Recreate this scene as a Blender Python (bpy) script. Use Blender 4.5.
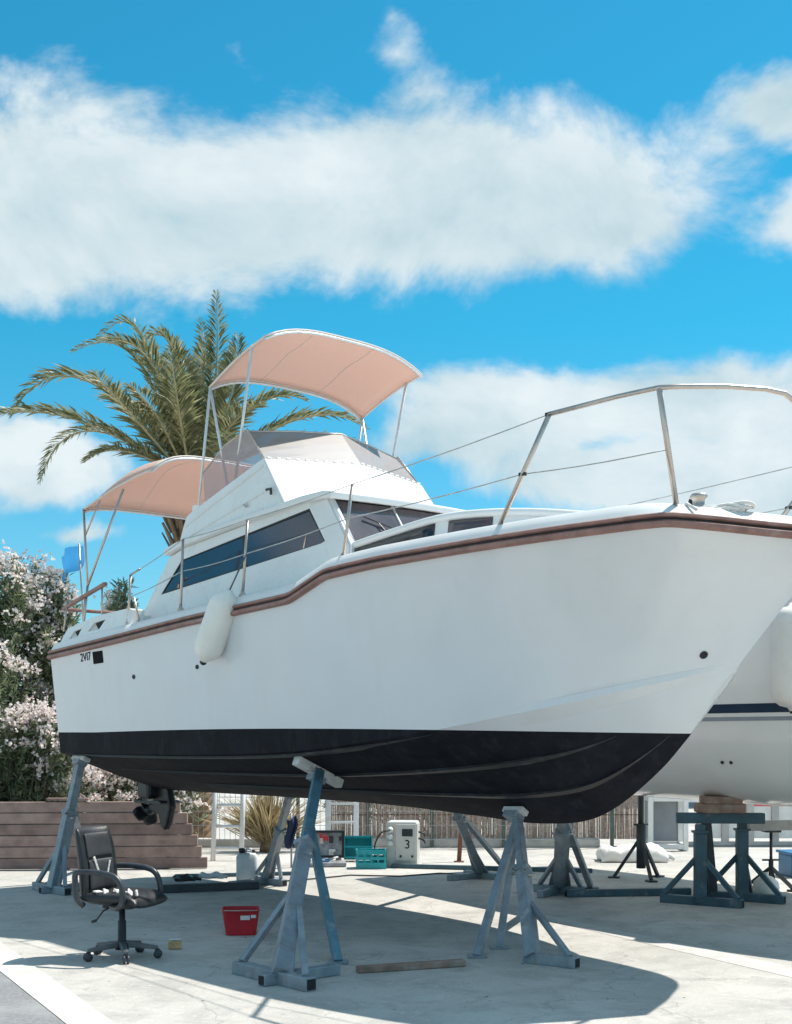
import bpy, bmesh, math, random
import numpy as np
from mathutils import Vector, Matrix, Quaternion
from mathutils.geometry import tessellate_polygon
random.seed(7); rng = np.random.default_rng(7)
for o in list(bpy.data.objects): bpy.data.objects.remove(o)
sc = bpy.context.scene
COL = sc.collection
R = math.radians
# ---------------------------------------------------------------- camera
F = 1300.0; HZ = 735.0; CX = 396.0; EYE = 1.6
cam = bpy.data.cameras.new('camera'); camo = bpy.data.objects.new('camera', cam); COL.objects.link(camo)
camo.location = (0, 0, EYE); camo.rotation_euler = (R(90), 0, 0)
cam.sensor_fit = 'HORIZONTAL'; cam.sensor_width = 36; cam.lens = 36*F/792
cam.shift_y = (HZ-512)/792; cam.clip_start = .05; cam.clip_end = 3000
sc.camera = camo
# ---------------------------------------------------------------- light
SUN = Vector((.49, .25, 1.)).normalized()
sun = bpy.data.lights.new('sun', 'SUN'); suno = bpy.data.objects.new('sun', sun); COL.objects.link(suno)
sun.energy = 4.2; sun.angle = R(.5); sun.color = (1, .935, .85)
suno.rotation_euler = SUN.to_track_quat('Z', 'Y').to_euler(); suno.location = (6, 3, 14)
sc.view_settings.view_transform = 'Standard'; sc.view_settings.look = 'None'
sc.view_settings.gamma = 1; sc.view_settings.use_curve_mapping = False
sc.view_settings.exposure = .56

def px_dir(px, py):
    v = Vector(((px-CX)/F, 1, (HZ-py)/F)).normalized()
    return math.atan2(v.x, v.y), math.asin(v.z)

def make_world():
    w = bpy.data.worlds.new('World'); sc.world = w; w.use_nodes = True
    try: w.cycles.sampling_method = 'MANUAL'; w.cycles.sample_map_resolution = 512
    except Exception: pass
    nt = w.node_tree; N = nt.nodes; L = nt.links; N.clear()
    out = N.new('ShaderNodeOutputWorld'); bg = N.new('ShaderNodeBackground')
    L.new(bg.outputs[0], out.inputs[0])
    sky = N.new('ShaderNodeTexSky'); sky.sky_type = 'NISHITA'; sky.sun_disc = False
    sky.sun_elevation = math.asin(SUN.z); sky.sun_rotation = math.atan2(SUN.x, SUN.y)
    sky.air_density = 1.1; sky.dust_density = .3; sky.ozone_density = 2.0
    def val(x, sock):
        if isinstance(x, (int, float)): sock.default_value = x
        else: L.new(x, sock)
    def m(op, a, b=0., c=None, clamp=False):
        n = N.new('ShaderNodeMath'); n.operation = op; n.use_clamp = clamp
        val(a, n.inputs[0]); val(b, n.inputs[1])
        if c is not None: val(c, n.inputs[2])
        return n.outputs[0]
    tc = N.new('ShaderNodeTexCoord'); D = tc.outputs['Generated']
    sp = N.new('ShaderNodeSeparateXYZ'); L.new(D, sp.inputs[0])
    az = m('ARCTAN2', sp.outputs[0], sp.outputs[1]); el = m('ARCSINE', m('MINIMUM', m('MAXIMUM', sp.outputs[2], -1), 1))
    def noise(scale, detail, rough, off=(0, 0, 0), zs=1.7, dist=0.):
        mp = N.new('ShaderNodeMapping'); mp.inputs['Scale'].default_value = (1, 1, zs); mp.inputs['Location'].default_value = off
        L.new(D, mp.inputs[0])
        n = N.new('ShaderNodeTexNoise'); n.inputs['Scale'].default_value = scale; n.inputs['Detail'].default_value = detail
        n.inputs['Roughness'].default_value = rough; n.inputs['Distortion'].default_value = dist
        L.new(mp.outputs[0], n.inputs[0]); return n.outputs[0]
    nA = noise(7.0, 12, .60, (2.3, .6, 1.7), 1.3, .35)
    nB = noise(7.0, 5, .55, (2.3+.02, .6, 1.7+.06), 1.3, .35)
    nL = noise(2.1, 3, .5, (4.1, 2.2, .3), 2.2)
    nW = noise(4.0, 6, .6, (7.3, 1.1, 2.2), 1.2); nV = noise(4.0, 6, .6, (1.3, 9.1, 5.2), 1.2)
    az0, el0 = az, el
    az = m('ADD', az, m('MULTIPLY', m('SUBTRACT', nW, .5), .15)); el = m('ADD', el, m('MULTIPLY', m('SUBTRACT', nV, .5), .10))
    blobs = [(140, 212, 320, 98), (390, 208, 290, 104), (-20, 248, 230, 74), (550, 212, 115, 90), (260, 200, 310, 108), (430, 108, 110, 90, .42), (405, 60, 110, 110, .26), (392, 15, 100, 100, .14),
             (795, 115, 115, 50), (715, 160, 130, 110, .22), (815, 215, 90, 46), (700, 400, 195, 60), (540, 415, 200, 50), (630, 475, 215, 54), (830, 470, 150, 85),
             (450, 448, 120, 46), (30, 446, 100, 42, .95), (65, 518, 160, 32, .3), (240, 40, 110, 140, .06), (-160, 430, 150, 70), (980, 300, 150, 70)]
    M = None
    for (px, py, rx, ry, *wgt) in blobs:
        wgt = wgt[0] if wgt else 1.
        a, e = px_dir(px, py); a1, _ = px_dir(px+rx, py); _, e1 = px_dir(px, py-ry)
        ra = abs(a1-a); re = abs(e1-e)
        da = m('MULTIPLY', m('SUBTRACT', az, a), 1/ra); de = m('MULTIPLY', m('SUBTRACT', el, e), 1/re)
        r2 = m('ADD', m('MULTIPLY', da, da), m('MULTIPLY', de, de))
        v = m('MAXIMUM', m('MULTIPLY', m('SUBTRACT', wgt, m('SQRT', r2)), 1.35), -1.2)
        if M is None: M = v
        else:
            M = m('SMOOTH_MAX', M, v, .5)
    gen = m('MULTIPLY', m('SUBTRACT', nL, .49), 6.0)
    wa = m('SUBTRACT', 1., m('DIVIDE', m('SUBTRACT', m('ABSOLUTE', az0), .36), .25, clamp=True))
    we = m('SUBTRACT', 1., m('DIVIDE', m('SUBTRACT', el0, .54), .2, clamp=True))
    wt = m('MULTIPLY', wa, we)
    Mx = m('ADD', m('MULTIPLY', M, wt), m('MULTIPLY', gen, m('SUBTRACT', 1., wt)))
    arg = m('ADD', m('MULTIPLY', m('MINIMUM', Mx, .8), 1.0), m('MULTIPLY', m('SUBTRACT', nA, .52), 2.5))
    mr = N.new('ShaderNodeMapRange'); mr.interpolation_type = 'SMOOTHSTEP'
    L.new(arg, mr.inputs[0]); mr.inputs[1].default_value = -.15; mr.inputs[2].default_value = .55
    dens = m('MULTIPLY', mr.outputs[0], .97)
    dens = m('MULTIPLY', dens, m('DIVIDE', m('ADD', el0, .02), .06, clamp=True))
    shade = m('ADD', .62, m('MULTIPLY', m('SUBTRACT', nA, nB), 2.4))
    shade = m('SUBTRACT', shade, m('MULTIPLY', m('MAXIMUM', arg, 0.), .10), clamp=True)
    cr = N.new('ShaderNodeMix'); cr.data_type = 'RGBA'; L.new(shade, cr.inputs[0])
    cr.inputs[6].default_value = (.54, .72, .79, 1); cr.inputs[7].default_value = (.90, .99, 1.02, 1)
    tint = N.new('ShaderNodeMix'); tint.data_type = 'RGBA'; tint.blend_type = 'MULTIPLY'; tint.inputs[0].default_value = 1
    L.new(sky.outputs[0], tint.inputs[6]); tl = N.new('ShaderNodeMix'); tl.data_type = 'RGBA'; L.new(m('DIVIDE', m('ABSOLUTE', el0), .30, clamp=True), tl.inputs[0]); tl.inputs[6].default_value = (.55, .86, 1.06, 1); tl.inputs[7].default_value = (.16, 1.0, 1.08, 1); L.new(tl.outputs[2], tint.inputs[7])
    sc_ = N.new('ShaderNodeVectorMath'); sc_.operation = 'SCALE'; L.new(tint.outputs[2], sc_.inputs[0]); sc_.inputs['Scale'].default_value = 1.
    cl = N.new('ShaderNodeVectorMath'); cl.operation = 'SCALE'; L.new(cr.outputs[2], cl.inputs[0]); cl.inputs['Scale'].default_value = 7.0
    mx = N.new('ShaderNodeMix'); mx.data_type = 'RGBA'
    L.new(dens, mx.inputs[0]); L.new(sc_.outputs[0], mx.inputs[6]); L.new(cl.outputs[0], mx.inputs[7])
    L.new(mx.outputs[2], bg.inputs[0]); bg.inputs[1].default_value = .09
make_world()

# ---------------------------------------------------------------- materials
MATS = {}
def mat(name, col, rough=.5, var=.12, scale=6., bump=0., bscale=60., metal=0., spec=.5, col2=None, coat=0., alpha=1., detail=6, dirt=None, dscale=2.):
    if name in MATS: return MATS[name]
    m = bpy.data.materials.new(name); m.use_nodes = True; MATS[name] = m
    nt = m.node_tree; N = nt.nodes; L = nt.links
    b = N['Principled BSDF']
    b.inputs['Roughness'].default_value = rough; b.inputs['Metallic'].default_value = metal
    b.inputs['Specular IOR Level'].default_value = spec; b.inputs['Coat Weight'].default_value = coat
    b.inputs['Alpha'].default_value = alpha
    tc = N.new('ShaderNodeTexCoord')
    n = N.new('ShaderNodeTexNoise'); n.inputs['Scale'].default_value = scale; n.inputs['Detail'].default_value = detail
    L.new(tc.outputs['Object'], n.inputs[0])
    c2 = col2 or tuple(min(1, c*(1+var)) for c in col)
    c1 = col if col2 else tuple(c*(1-var) for c in col)
    mx = N.new('ShaderNodeMix'); mx.data_type = 'RGBA'
    rp = N.new('ShaderNodeValToRGB'); rp.color_ramp.elements[0].position = .32; rp.color_ramp.elements[1].position = .68
    L.new(n.outputs[0], rp.inputs[0]); L.new(rp.outputs[0], mx.inputs[0])
    mx.inputs[6].default_value = (*c1, 1); mx.inputs[7].default_value = (*c2, 1)
    outc = mx.outputs[2]
    if dirt:
        n2 = N.new('ShaderNodeTexNoise'); n2.inputs['Scale'].default_value = dscale; n2.inputs['Detail'].default_value = 9; n2.inputs['Roughness'].default_value = .65
        L.new(tc.outputs['Object'], n2.inputs[0])
        r2 = N.new('ShaderNodeValToRGB'); r2.color_ramp.elements[0].position = dirt[1]; r2.color_ramp.elements[1].position = dirt[1]+dirt[2]
        L.new(n2.outputs[0], r2.inputs[0])
        m2 = N.new('ShaderNodeMix'); m2.data_type = 'RGBA'; L.new(r2.outputs[0], m2.inputs[0]); L.new(outc, m2.inputs[6]); m2.inputs[7].default_value = (*dirt[0], 1)
        outc = m2.outputs[2]
    L.new(outc, b.inputs['Base Color'])
    rr = N.new('ShaderNodeMapRange'); L.new(n.outputs[0], rr.inputs[0]); rr.inputs[3].default_value = max(.03, rough*.8); rr.inputs[4].default_value = min(1, rough*1.2)
    L.new(rr.outputs[0], b.inputs['Roughness'])
    if bump:
        nb = N.new('ShaderNodeTexNoise'); nb.inputs['Scale'].default_value = bscale; nb.inputs['Detail'].default_value = 5
        L.new(tc.outputs['Object'], nb.inputs[0])
        bp = N.new('ShaderNodeBump'); bp.inputs['Strength'].default_value = bump; bp.inputs['Distance'].default_value = .01
        L.new(nb.outputs[0], bp.inputs['Height']); L.new(bp.outputs[0], b.inputs['Normal'])
    return m

def leaf_mat(name, c1, c2, trans=.35, rough=.5, island=True):
    if name in MATS: return MATS[name]
    m = bpy.data.materials.new(name); m.use_nodes = True; MATS[name] = m
    nt = m.node_tree; N = nt.nodes; L = nt.links; N.clear()
    out = N.new('ShaderNodeOutputMaterial'); b = N.new('ShaderNodeBsdfPrincipled'); t = N.new('ShaderNodeBsdfTranslucent'); ms = N.new('ShaderNodeMixShader')
    g = N.new('ShaderNodeNewGeometry'); mx = N.new('ShaderNodeMix'); mx.data_type = 'RGBA'
    L.new(g.outputs['Random Per Island'], mx.inputs[0]); mx.inputs[6].default_value = (*c1, 1); mx.inputs[7].default_value = (*c2, 1)
    L.new(mx.outputs[2], b.inputs['Base Color']); L.new(mx.outputs[2], t.inputs[0]); b.inputs['Roughness'].default_value = rough
    ms.inputs[0].default_value = trans; L.new(b.outputs[0], ms.inputs[1]); L.new(t.outputs[0], ms.inputs[2]); L.new(ms.outputs[0], out.inputs[0])
    return m

def canvas_mat(name, col, trans):
    m = leaf_mat(name, col, tuple(c*.97 for c in col), trans, .9)
    nt = m.node_tree; N = nt.nodes; L = nt.links
    b = [n for n in N if n.type == 'BSDF_PRINCIPLED'][0]
    tc = N.new('ShaderNodeTexCoord'); nb = N.new('ShaderNodeTexNoise'); nb.inputs['Scale'].default_value = 5; nb.inputs['Detail'].default_value = 4
    L.new(tc.outputs['Object'], nb.inputs[0]); bp = N.new('ShaderNodeBump'); bp.inputs['Strength'].default_value = .5; bp.inputs['Distance'].default_value = .03
    L.new(nb.outputs[0], bp.inputs['Height']); L.new(bp.outputs[0], b.inputs['Normal'])
    return m

def film_mat(name, col, opaq, rough=.15):
    m = bpy.data.materials.new(name); m.use_nodes = True; MATS[name] = m
    nt = m.node_tree; N = nt.nodes; L = nt.links; N.clear()
    out = N.new('ShaderNodeOutputMaterial'); b = N.new('ShaderNodeBsdfPrincipled'); t = N.new('ShaderNodeBsdfTransparent'); ms = N.new('ShaderNodeMixShader')
    b.inputs['Base Color'].default_value = (*col, 1); b.inputs['Roughness'].default_value = rough
    t.inputs[0].default_value = (*[min(1, c*1.6+.25) for c in col], 1)
    tc = N.new('ShaderNodeTexCoord'); nb = N.new('ShaderNodeTexNoise'); nb.inputs['Scale'].default_value = 3.; L.new(tc.outputs['Object'], nb.inputs[0])
    mr = N.new('ShaderNodeMapRange'); L.new(nb.outputs[0], mr.inputs[0]); mr.inputs[3].default_value = opaq-.1; mr.inputs[4].default_value = opaq+.1
    L.new(mr.outputs[0], ms.inputs[0]); L.new(t.outputs[0], ms.inputs[1]); L.new(b.outputs[0], ms.inputs[2]); L.new(ms.outputs[0], out.inputs[0])
    return m

def concrete_mat():
    m = bpy.data.materials.new('concrete'); m.use_nodes = True
    nt = m.node_tree; N = nt.nodes; L = nt.links; b = N['Principled BSDF']; b.inputs['Roughness'].default_value = .88; b.inputs['Specular IOR Level'].default_value = .25
    tc = N.new('ShaderNodeTexCoord')
    def noise(s, d, r, dist=0):
        n = N.new('ShaderNodeTexNoise'); n.inputs['Scale'].default_value = s; n.inputs['Detail'].default_value = d; n.inputs['Roughness'].default_value = r; n.inputs['Distortion'].default_value = dist
        L.new(tc.outputs['Object'], n.inputs[0]); return n.outputs[0]
    def ramp(v, p0, p1):
        r = N.new('ShaderNodeValToRGB'); r.color_ramp.elements[0].position = p0; r.color_ramp.elements[1].position = p1; L.new(v, r.inputs[0]); return r.outputs[0]
    def mix(f, a, c, bt='MIX'):
        x = N.new('ShaderNodeMix'); x.data_type = 'RGBA'; x.blend_type = bt
        if isinstance(f, float): x.inputs[0].default_value = f
        else: L.new(f, x.inputs[0])
        for s, v in ((6, a), (7, c)):
            if isinstance(v, tuple): x.inputs[s].default_value = (*v, 1)
            else: L.new(v, x.inputs[s])
        return x.outputs[2]
    c = mix(ramp(noise(.4, 8, .65), .38, .62), (.47, .455, .42), (.59, .57, .53))
    c = mix(ramp(noise(2.4, 10, .75, .5), .46, .68), c, (.36, .35, .325))
    c = mix(ramp(noise(9, 6, .7), .58, .72), c, (.62, .60, .565))
    c = mix(ramp(noise(45, 3, .6), .35, .7), c, mix(.16, c, (.15, .15, .15)))
    c = mix(ramp(noise(130, 2, .5), .6, .66), c, mix(.35, c, (.12, .12, .12)))
    # hairline cracks
    v = N.new('ShaderNodeTexVoronoi'); v.feature = 'DISTANCE_TO_EDGE'; v.inputs['Scale'].default_value = .42
    wn = N.new('ShaderNodeTexNoise'); wn.inputs['Scale'].default_value = 1.7; wn.inputs['Detail'].default_value = 8
    L.new(tc.outputs['Object'], wn.inputs[0])
    ad = N.new('ShaderNodeVectorMath'); ad.operation = 'MULTIPLY_ADD'; L.new(wn.outputs[1], ad.inputs[0]); ad.inputs[1].default_value = (.9, .9, .9); L.new(tc.outputs['Object'], ad.inputs[2])
    L.new(ad.outputs[0], v.inputs[0])
    cr = ramp(v.outputs[0], .0, .004)
    c = mix(cr, mix(.38, c, (.12, .12, .12)), c)
    # oil stains
    c = mix(ramp(noise(1.3, 4, .5, .8), .70, .80), c, mix(.45, c, (.09, .085, .08)))
    c = mix(ramp(noise(16, 2, .4, 1.2), .735, .76), c, (.10, .10, .11))
    c = mix(ramp(noise(5.5, 3, .5, .6), .72, .80), c, mix(.5, c, (.30, .20, .13)))
    L.new(c, b.inputs['Base Color'])
    bp = N.new('ShaderNodeBump'); bp.inputs['Strength'].default_value = .35; bp.inputs['Distance'].default_value = .008
    L.new(noise(38, 8, .7), bp.inputs['Height']); L.new(bp.outputs[0], b.inputs['Normal'])
    return m

M = {}
M['concrete'] = concrete_mat()
M['asphalt'] = mat('asphalt', (.22, .225, .23), .9, .2, 40, .5, 90, dirt=((.32, .32, .32), .48, .2), dscale=1.5)
M['pale'] = mat('pale_strip', (.63, .61, .57), .88, .10, 8, .3, 70, dirt=((.50, .49, .46), .46, .12), dscale=3)
M['worn'] = mat('worn_paint', (.52, .505, .475), .88, .12, 8, .3, 70, dirt=((.55, .54, .52), .5, .12), dscale=5)
M['gel'] = mat('gelcoat', (.70, .72, .75), .2, .02, 2.5, coat=.25, dirt=((.72, .71, .70), .5, .4), dscale=.9)
def streaks(m_, tint, amt, sc=(5, 5, .35), wav=.0):
    nt = m_.node_tree; N = nt.nodes; L = nt.links; b_ = N['Principled BSDF']; src = b_.inputs['Base Color'].links[0].from_socket
    tc = N.new('ShaderNodeTexCoord'); mp = N.new('ShaderNodeMapping'); mp.inputs['Scale'].default_value = sc; L.new(tc.outputs['Object'], mp.inputs[0])
    n = N.new('ShaderNodeTexNoise'); n.inputs['Scale'].default_value = 1.; n.inputs['Detail'].default_value = 7; n.inputs['Roughness'].default_value = .7; L.new(mp.outputs[0], n.inputs[0])
    r = N.new('ShaderNodeValToRGB'); r.color_ramp.elements[0].position = .52; r.color_ramp.elements[1].position = .80; r.color_ramp.elements[1].color = (amt, amt, amt, 1); L.new(n.outputs[0], r.inputs[0])
    x = N.new('ShaderNodeMix'); x.data_type = 'RGBA'; L.new(r.outputs[0], x.inputs[0]); L.new(src, x.inputs[6]); x.inputs[7].default_value = (*tint, 1); L.new(x.outputs[2], b_.inputs['Base Color'])
    if wav:
        w = N.new('ShaderNodeTexNoise'); w.inputs['Scale'].default_value = 1.6; w.inputs['Detail'].default_value = 2; L.new(tc.outputs['Object'], w.inputs[0])
        bp = N.new('ShaderNodeBump'); bp.inputs['Strength'].default_value = wav; bp.inputs['Distance'].default_value = .05; L.new(w.outputs[0], bp.inputs['Height']); L.new(bp.outputs[0], b_.inputs['Normal'])
streaks(M['gel'], (.58, .54, .48), .22, wav=.2)
M['gel2'] = mat('deck_gelcoat', (.77, .775, .77), .35, .03, 4, dirt=((.68, .67, .63), .6, .3), dscale=3)
M['gelcool'] = mat('coated_gelcoat', (.80, .81, .80), .28, .03, 4)
M['anti'] = mat('antifouling', (.010, .011, .016), .75, .4, 5, .25, 40, dirt=((.022, .022, .029), .48, .3), dscale=2.2, spec=.15)
streaks(M['anti'], (.05, .05, .055), .5, (9, 9, 2.2))
M['strake'] = mat('strake_edge', (.022, .022, .026), .5, .3, 9, dirt=((.10, .10, .105), .55, .25), dscale=5)
M['rail'] = mat('rail_brown', (.29, .155, .13), .5, .22, 9, .15, 60, dirt=((.42, .28, .25), .54, .25), dscale=6)
M['groove'] = mat('rail_groove', (.018, .012, .012), .6)
M['steel'] = mat('stainless', (.56, .49, .44), .38, .06, 20, metal=1.)
M['alu'] = mat('white_alu', (.72, .73, .74), .35, .06, 20, metal=.35)
M['glass'] = mat('blue_glass', (.022, .034, .062), .06, .25, 2, spec=.8)
M['brown_glass'] = mat('brown_glass', (.10, .075, .085), .08, .3, 3, spec=.7)
M['black_glass'] = mat('black_glass', (.012, .014, .018), .05, .3, 3, spec=.8)
M['rubber'] = mat('black_rubber', (.018, .018, .02), .6)
M['black'] = mat('black_plastic', (.02, .021, .024), .38, .2, 14)
M['canvas'] = canvas_mat('canvas', (.80, .60, .52), .40)
M['hem'] = mat('canvas_hem', (.74, .66, .60), .8, .05)
M['film'] = film_mat('clear_vinyl', (.27, .245, .24), .86, .5)
M['film2'] = film_mat('rosy_vinyl', (.52, .43, .43), .46, .3)
M['fender'] = mat('fender_vinyl', (.88, .84, .78), .4, .04, 6, dirt=((.55, .48, .40), .62, .2), dscale=7)
M['rope'] = mat('rope', (.10, .10, .11), .9)
M['wrope'] = mat('pale_rope', (.70, .69, .66), .9, .1, 40)
M['stand'] = mat('stand_paint', (.245, .295, .335), .5, .22, 5, .25, 70, metal=.25, dirt=((.34, .36, .37), .52, .12), dscale=9)
M['standblue'] = mat('stand_blue_paint', (.10, .23, .30), .5, .22, 5, .25, 70, metal=.2, dirt=((.28, .32, .34), .56, .12), dscale=9)
M['standteal'] = mat('stand_teal_paint', (.05, .105, .135), .5, .25, 5, .25, 70, metal=.2, dirt=((.16, .19, .2), .58, .12), dscale=9)
M['standdark'] = mat('stand_dark', (.045, .055, .065), .5, .25, 5, .25, 70, metal=.2)
streaks(M['stand'], (.17, .085, .05), .75, (11, 11, 5)); streaks(M['standblue'], (.17, .085, .05), .5, (11, 11, 5)); streaks(M['standteal'], (.12, .065, .04), .6, (11, 11, 5))
M['hole'] = mat('hollow_shade', (.015, .015, .017), .8)  # near-black colour painted in for the shade inside tubes and scoops
M['pad'] = mat('pad_timber', (.62, .61, .59), .8, .15, 12, .3, 50, dirt=((.35, .33, .31), .56, .15), dscale=9)
M['timber'] = mat('weathered_timber', (.30, .195, .15), .85, .3, 9, .5, 60, dirt=((.36, .33, .31), .5, .2), dscale=5)
M['plank'] = mat('plank_brown', (.33, .225, .195), .8, .25, 6, .5, 50, dirt=((.36, .28, .26), .55, .2), dscale=4)
M['plank_b'] = mat('plank_dark', (.25, .17, .15), .8, .25, 6, .5, 50, dirt=((.28, .21, .2), .55, .2), dscale=4)
streaks(M['plank'], (.42, .33, .30), .8, (.8, .8, 30)); streaks(M['plank_b'], (.34, .26, .24), .8, (.8, .8, 30))
M['chair'] = mat('chair_leather', (.020, .023, .028), .40, .25, 8, .2, 120)
M['chairmat'] = mat('chair_panel', (.034, .040, .046), .55, .25, 8, .2, 120)
M['chairarm'] = mat('chair_arm', (.045, .05, .058), .38, .2, 10)
M['chairleg'] = mat('chair_base', (.11, .12, .13), .4, .2, 10)
M['foam'] = mat('torn_foam', (.72, .70, .66), .95, .15, 20, .5, 60)
M['red'] = mat('red_plastic', (.52, .018, .03), .35, .12, 7)
M['label'] = mat('sticker', (.75, .73, .72), .6)
M['whitep'] = mat('white_plastic', (.74, .74, .73), .45, .06, 8)
M['can'] = mat('milky_plastic', (.66, .70, .72), .45, .08, 8)
M['teal'] = mat('turquoise_plastic', (.015, .33, .37), .4, .12, 8)
M['yellow'] = mat('ochre_foam', (.62, .40, .20), .9, .2, 20, .4, 60)
M['post'] = mat('pedestal_enamel', (.60, .60, .57), .45, .06, 6, dirt=((.42, .40, .37), .6, .2), dscale=5)
M['screen'] = mat('dark_display', (.03, .045, .05), .15)
M['ink'] = mat('ink', (.008, .008, .010), .8, spec=.15)
M['rust'] = mat('rusty_steel', (.17, .075, .045), .85, .3, 12, .4, 60)
M['reed'] = mat('reed', (.50, .39, .33), .9, .35, 30, .3, 60)
M['wire'] = mat('wire_green', (.10, .14, .13), .55, .2, 10, metal=.3)
M['wirew'] = mat('wire_pale', (.42, .43, .42), .5, .2, 10, metal=.3)
M['kerb'] = mat('kerb_concrete', (.46, .45, .43), .9, .12, 5, .4, 50, dirt=((.28, .27, .26), .55, .2), dscale=3)
M['bark'] = mat('palm_bark', (.22, .145, .085), .95, .35, 9, .7, 30)
M['stem'] = mat('shrub_stem', (.14, .11, .085), .9, .25, 9)
M['navy'] = mat('navy_stripe', (.008, .03, .065), .3, .1)
M['greys'] = mat('grey_stripe', (.30, .33, .37), .4, .08)
M['bluebox'] = mat('blue_plastic', (.02, .14, .30), .45, .12)
M['flag'] = leaf_mat('blue_flag_cloth', (.05, .30, .62), (.07, .34, .68), .5, .8)
M['sack'] = mat('white_sack', (.72, .71, .69), .85, .08, 9, .4, 30)
M['redcov'] = mat('red_cover', (.40, .08, .07), .7, .15)
M['tooltray'] = mat('tool_grey', (.30, .31, .33), .5, .3, 22)
M['bluew'] = mat('blue_cloth', (.012, .025, .07), .85, .25, 16)
M['palm'] = leaf_mat('palm_leaf', (.12, .145, .06), (.36, .34, .19), .45, .42)
M['palm_dry'] = leaf_mat('palm_leaf_dry', (.22, .175, .09), (.30, .25, .14), .25, .6)
M['rachis'] = mat('palm_rachis', (.36, .33, .19), .6, .2, 6)
M['oleaf'] = leaf_mat('oleander_leaf', (.10, .15, .075), (.29, .32, .19), .5, .42)
M['obloom'] = leaf_mat('oleander_blossom', (.88, .74, .71), (.93, .90, .87), .45, .7)
M['straw'] = leaf_mat('dry_straw', (.34, .25, .12), (.50, .42, .26), .3, .8)

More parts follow.
